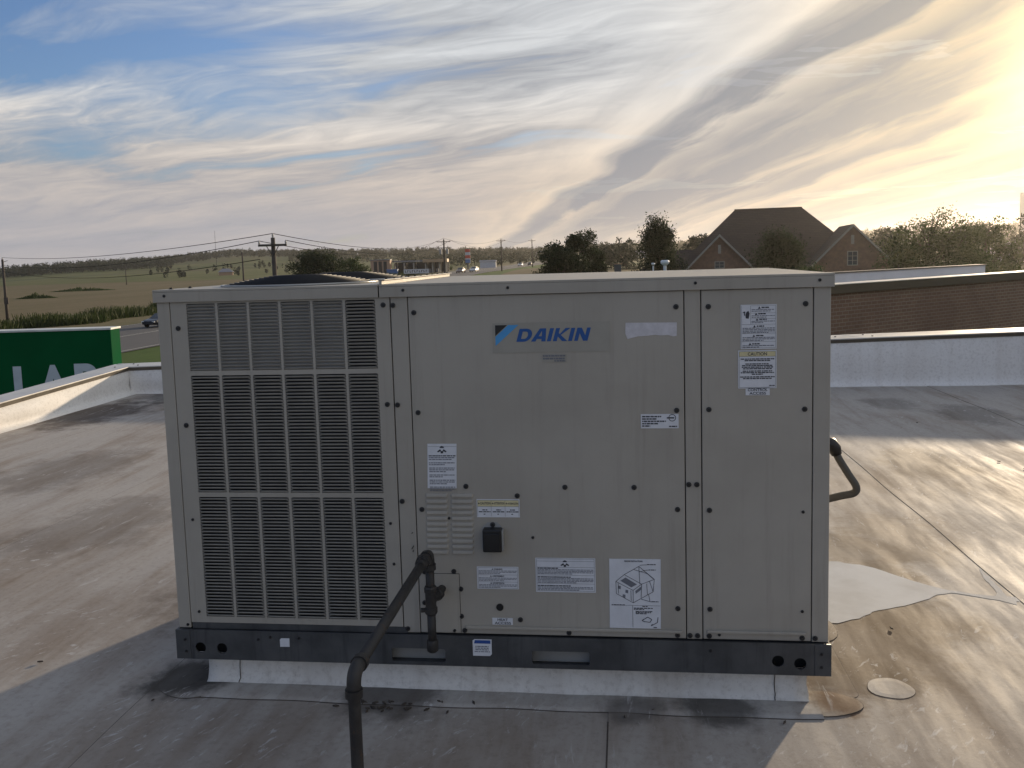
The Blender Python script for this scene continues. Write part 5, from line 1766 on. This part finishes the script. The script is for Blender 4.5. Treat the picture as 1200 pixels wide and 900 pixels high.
MB().box(-1.6, 1.6, -1.1, 1.1, .15, 2.3).build('body', 'blue_tank', tk, bevel=.06)
MB().box(-1.7, 1.7, -1.15, 1.15, 2.31, 2.45).build('lid', 'sign_blue', tk)
MB().box(-1.4, 1.4, -.9, .9, -.1, .149).build('skid', 'post_grey', tk)
pz = lz(-54, 325)
ps = thing('price_sign', (-54, 325, pz), 'tall red white and blue price sign right of the petrol canopy', 'sign', rz=.12)
for z0, z1, mm in ((4.6, 5.75, 'sign_red'), (3.5, 4.58, 'pale_wall'), (2.3, 3.48, 'sign_red'), (1.9, 2.28, 'pale_wall'), (.6, 1.88, 'sign_blue')):
    MB().box(-.95, .95, -.25, .25, z0 - pz, z1 - pz).build('panel', mm, ps, bevel=.03)
MB().box(-.3, .3, -.2, .2, -.2, .598 - pz).build('post', 'post_grey', ps)
fb = thing('distant_shed', (-49.5, 347, lz(-49.5, 347)), 'long pale shed beyond the price sign', 'building', rz=.1)
fz = 1.4 - lz(-49.5, 347)
MB().box(-3.2, 3.2, -2, 2, 0, fz - .6).build('wall', 'pale_wall', fb)
MB().add([(-3.5, -2.3, fz - .6), (3.5, -2.3, fz - .6), (3.5, 2.3, fz - .6), (-3.5, 2.3, fz - .6), (-3.5, 0, fz), (3.5, 0, fz)], [(0, 1, 5, 4), (2, 3, 4, 5), (0, 4, 3), (1, 2, 5), (3, 2, 1, 0)]).build('roof', 'canopy_grey', fb)
sh = thing('distant_house', (-229.4, 495.3, lz(-229.4, 495.3)), 'tiny distant house with pale roof at the far edge of the field', 'house', rz=.4)
MB().box(-4, 4, -3, 3, 0, 2.0).build('wall', 'tan_stucco', sh)
MB().add([(-4.6, -3.6, 1.95), (4.6, -3.6, 1.95), (4.6, 3.6, 1.95), (-4.6, 3.6, 1.95), (-2, 0, 4), (2, 0, 4)], [(0, 1, 5, 4), (2, 3, 4, 5), (0, 4, 3), (1, 2, 5), (3, 2, 1, 0)]).build('roof', 'canopy_grey', sh)
rh = random.Random(8)
for i, (bb, dd) in enumerate(((13.0, 430), (13.9, 470), (14.4, 410), (1.5, 700), (.2, 760), (-5.0, 900), (23.0, 300))):
    x_, y_ = at(bb, dd)
    dh = thing('distant_house', (x_, y_, lz(x_, y_)), ('pale distant house just right of the main roof slope', 'small distant house above the right gable, farther one', 'pale distant house above the apex of the right gable', 'tiny distant house left of the pointed tree', 'tiny house on the hill above the brown field', 'tiny house on the hill left of the twin crowned tree', 'pale low house near the right edge under the white tower')[i], 'house', 'distant houses', rz=rh.uniform(-.5, .5))
    MB().box(-6, 6, -4, 4, 0, 3.2).build('wall', 'pale_wall', dh)
    MB().add([(-6.6, -4.6, 3.15), (6.6, -4.6, 3.15), (6.6, 4.6, 3.15), (-6.6, 4.6, 3.15), (-3, 0, 6), (3, 0, 6)], [(0, 1, 5, 4), (2, 3, 4, 5), (0, 4, 3), (1, 2, 5), (3, 2, 1, 0)]).build('roof', 'canopy_grey', dh)
tw = thing('water_standpipe', (379, 857, lz(379, 857)), 'tall white cylindrical water tower at the right edge', 'water tower')
tz = 49.6 - lz(379, 857)
MB().tube([(0, 0, 0), (0, 0, tz - 1), (0, 0, tz - .9), (0, 0, tz)], [6.5, 6.5, 6.3, 4.5], 28).build('tank', 'pale_wall', tw, smooth=False)
MB().tube([(-6.6, -1, 0), (-6.6, -1, tz)], .25, 6).build('ladder', 'canopy_grey', tw)
ub = thing('utility_cabinet', (1.74, 57.9, lz(1.74, 57.9)), 'small dark utility cabinet behind the unit left of the pointed tree', 'cabinet')
uz = .93 - lz(1.74, 57.9)
MB().box(-.24, .24, -.2, .2, 0, uz).build('body', 'post_grey', ub, bevel=.02)
MB().box(-.27, .27, -.23, .23, uz + .001, uz + .05).build('lid', 'canopy_tan', ub)

# two white topped posts whose heads show above the unit
simple('white_plastic_head', (.62, .68, .74), .4)
for bb, r1, top, lab in ((3.17, .20, 1.24, 'white bowl topped post showing above the unit, the wider one'), (2.42, .09, 1.12, 'small white topped post left of the wider white post')):
    x_, y_ = at(bb, 43)
    z_ = lz(x_, y_)
    vp = thing('white_post', (x_, y_, z_), lab, 'post')
    h = top - z_
    MB().cyl((0, 0, -.1), (0, 0, 1), r1 * .4, h - .05, 14).build('shaft', 'white_plastic_head', vp)
    MB().tube([(0, 0, h - r1 * 1.3), (0, 0, h - r1 * .8), (0, 0, h - r1 * .3), (0, 0, h)], [r1 * .5, r1, r1 * 1.05, r1 * .75], 16).build('head', 'white_plastic_head', vp, smooth=True)
# ------------------------------------------------------------------ cars
simple('tyre', (.015, .015, .016), .9)
simple('rim', (.35, .35, .36), .35, .7)
simple('headlight', (.7, .7, .68), .15)
simple('taillight', (.35, .02, .015), .3)
def car(label_, x, y, rz, col, scale=1.0):
    nm = 'car_paint_%d' % len(MATS)
    simple(nm, col, .3, .1, var=.03)
    z0 = lz(x, y) + .115
    t = thing('car', (x, y, z0), label_, 'car', 'cars on the road', rz=rz)
    L, Wd = 4.6, 1.82
    # stations along the length (x forward): (x, half width, sill z, belt z)
    st = [(-2.3, .72, .42, .82), (-2.15, .84, .30, .95), (-1.5, .90, .24, .98), (0, .91, .22, .94), (1.2, .90, .24, .90), (1.9, .86, .28, .80), (2.2, .78, .34, .70), (2.32, .66, .40, .60)]
    V, F_ = [], []
    for (xx, hw, zs, zb2) in st:
        V += [(xx, -hw * .94, zs), (xx, -hw, (zs + zb2) * .55), (xx, -hw * .95, zb2), (xx, hw * .95, zb2), (xx, hw, (zs + zb2) * .55), (xx, hw * .94, zs)]
    for i in range(len(st) - 1):
        for j in range(6):
            F_.append((i * 6 + j, i * 6 + (j + 1) % 6, (i + 1) * 6 + (j + 1) % 6, (i + 1) * 6 + j))
    F_ += [tuple(range(6)), tuple(reversed(range(len(V) - 6, len(V))))]
    MB().add(V, [f_[::-1] for f_ in F_]).build('body', nm, t, smooth=False, bevel=.04)
    cab = [(-1.75, .80, .955), (-1.05, .66, 1.40), (.15, .66, 1.42), (1.05, .80, .90)]
    V, F_ = [], []
    for xx, hw, zz_ in cab:
        V += [(xx, -hw, zz_), (xx, hw, zz_)]
    V += [(-1.75, -.80, .90), (-1.75, .80, .90), (1.05, -.80, .88), (1.05, .80, .88)]
    MB().add(V, [(0, 1, 3, 2), (2, 3, 5, 4), (4, 5, 7, 6), (0, 2, 4, 6), (7, 5, 3, 1)]).build('cabin', nm, t, bevel=.03)
    def pane(name, pts):
        n_ = (Vector(pts[1]) - Vector(pts[0])).cross(Vector(pts[2]) - Vector(pts[0])).normalized()
        c_ = sum((Vector(q) for q in pts), Vector()) / len(pts)
        if n_.dot(c_ - Vector((-.3, 0, .9))) < 0:
            n_ = -n_
        ps_ = [c_ + (Vector(q) - c_) * .86 + n_ * .012 for q in pts]
        MB().add([tuple(q) for q in ps_], [tuple(range(len(pts)))]).build(name, 'window_glass', t)
    pane('windscreen', [(1.05, -.8, .9), (1.05, .8, .9), (.15, .66, 1.42), (.15, -.66, 1.42)])
    pane('rear_window', [(-1.75, -.8, .955), (-1.75, .8, .955), (-1.05, .66, 1.40), (-1.05, -.66, 1.40)])
    for s_ in (-1, 1):
        pane('side_window', [(-1.6, s_ * .79, .97), (.95, s_ * .79, .93), (.15, s_ * .66, 1.40), (-1.05, s_ * .66, 1.38)])
        MB().box(2.16, 2.30, s_ * .66 - .15, s_ * .66 + .15, .56, .69).build('headlight', 'headlight', t, bevel=.02)
        MB().box(-2.33, -2.22, s_ * .62 - .14, s_ * .62 + .14, .70, .86).build('taillight', 'taillight', t, bevel=.02)
        for xx in (-1.42, 1.38):
            w_ = MB().cyl((xx, s_ * .72, .32), (0, s_, 0), .325, .20, 20).build('wheel', 'tyre', t)
            MB().cyl((xx, s_ * .921, .32), (0, s_, 0), .20, .012, 14).build('rim', 'rim', w_)
    return t
car('dark car on the near road, cut off by the left edge of the unit', -47.7, 86.8, RAD(-98), (.012, .016, .026))
car('white car facing along the road right of the price sign', -36.6, 232, RAD(-94), (.62, .62, .62))
car('silver and dark car just left of the white car', -39.2, 226, RAD(-92), (.20, .16, .15))
car('small pale car farther up the road', -38.6, 368, RAD(-92), (.5, .5, .52))
car('small dark car farthest up the road', -36.8, 392, RAD(88), (.05, .05, .055))

# ------------------------------------------------------------------ evening air
HAZE = 0.00011
m = bpy.data.materials.new('haze_air')
m.use_nodes = True
MATS['haze_air'] = m
nt = NT(m.node_tree)
nt.n.clear()
vol = nt.new('ShaderNodeVolumePrincipled')
vol.inputs['Color'].default_value = (1.0, .95, .88, 1)
vol.inputs['Density'].default_value = HAZE
vol.inputs['Anisotropy'].default_value = .76
out = nt.new('ShaderNodeOutputMaterial')
nt.l.new(vol.outputs[0], out.inputs['Volume'])
hz = MB().box(-2600, 2600, -2600, 2600, -30, 56).build('haze', 'haze_air')
tag(hz, 'thin warm evening haze over the land', 'haze', kind='stuff')
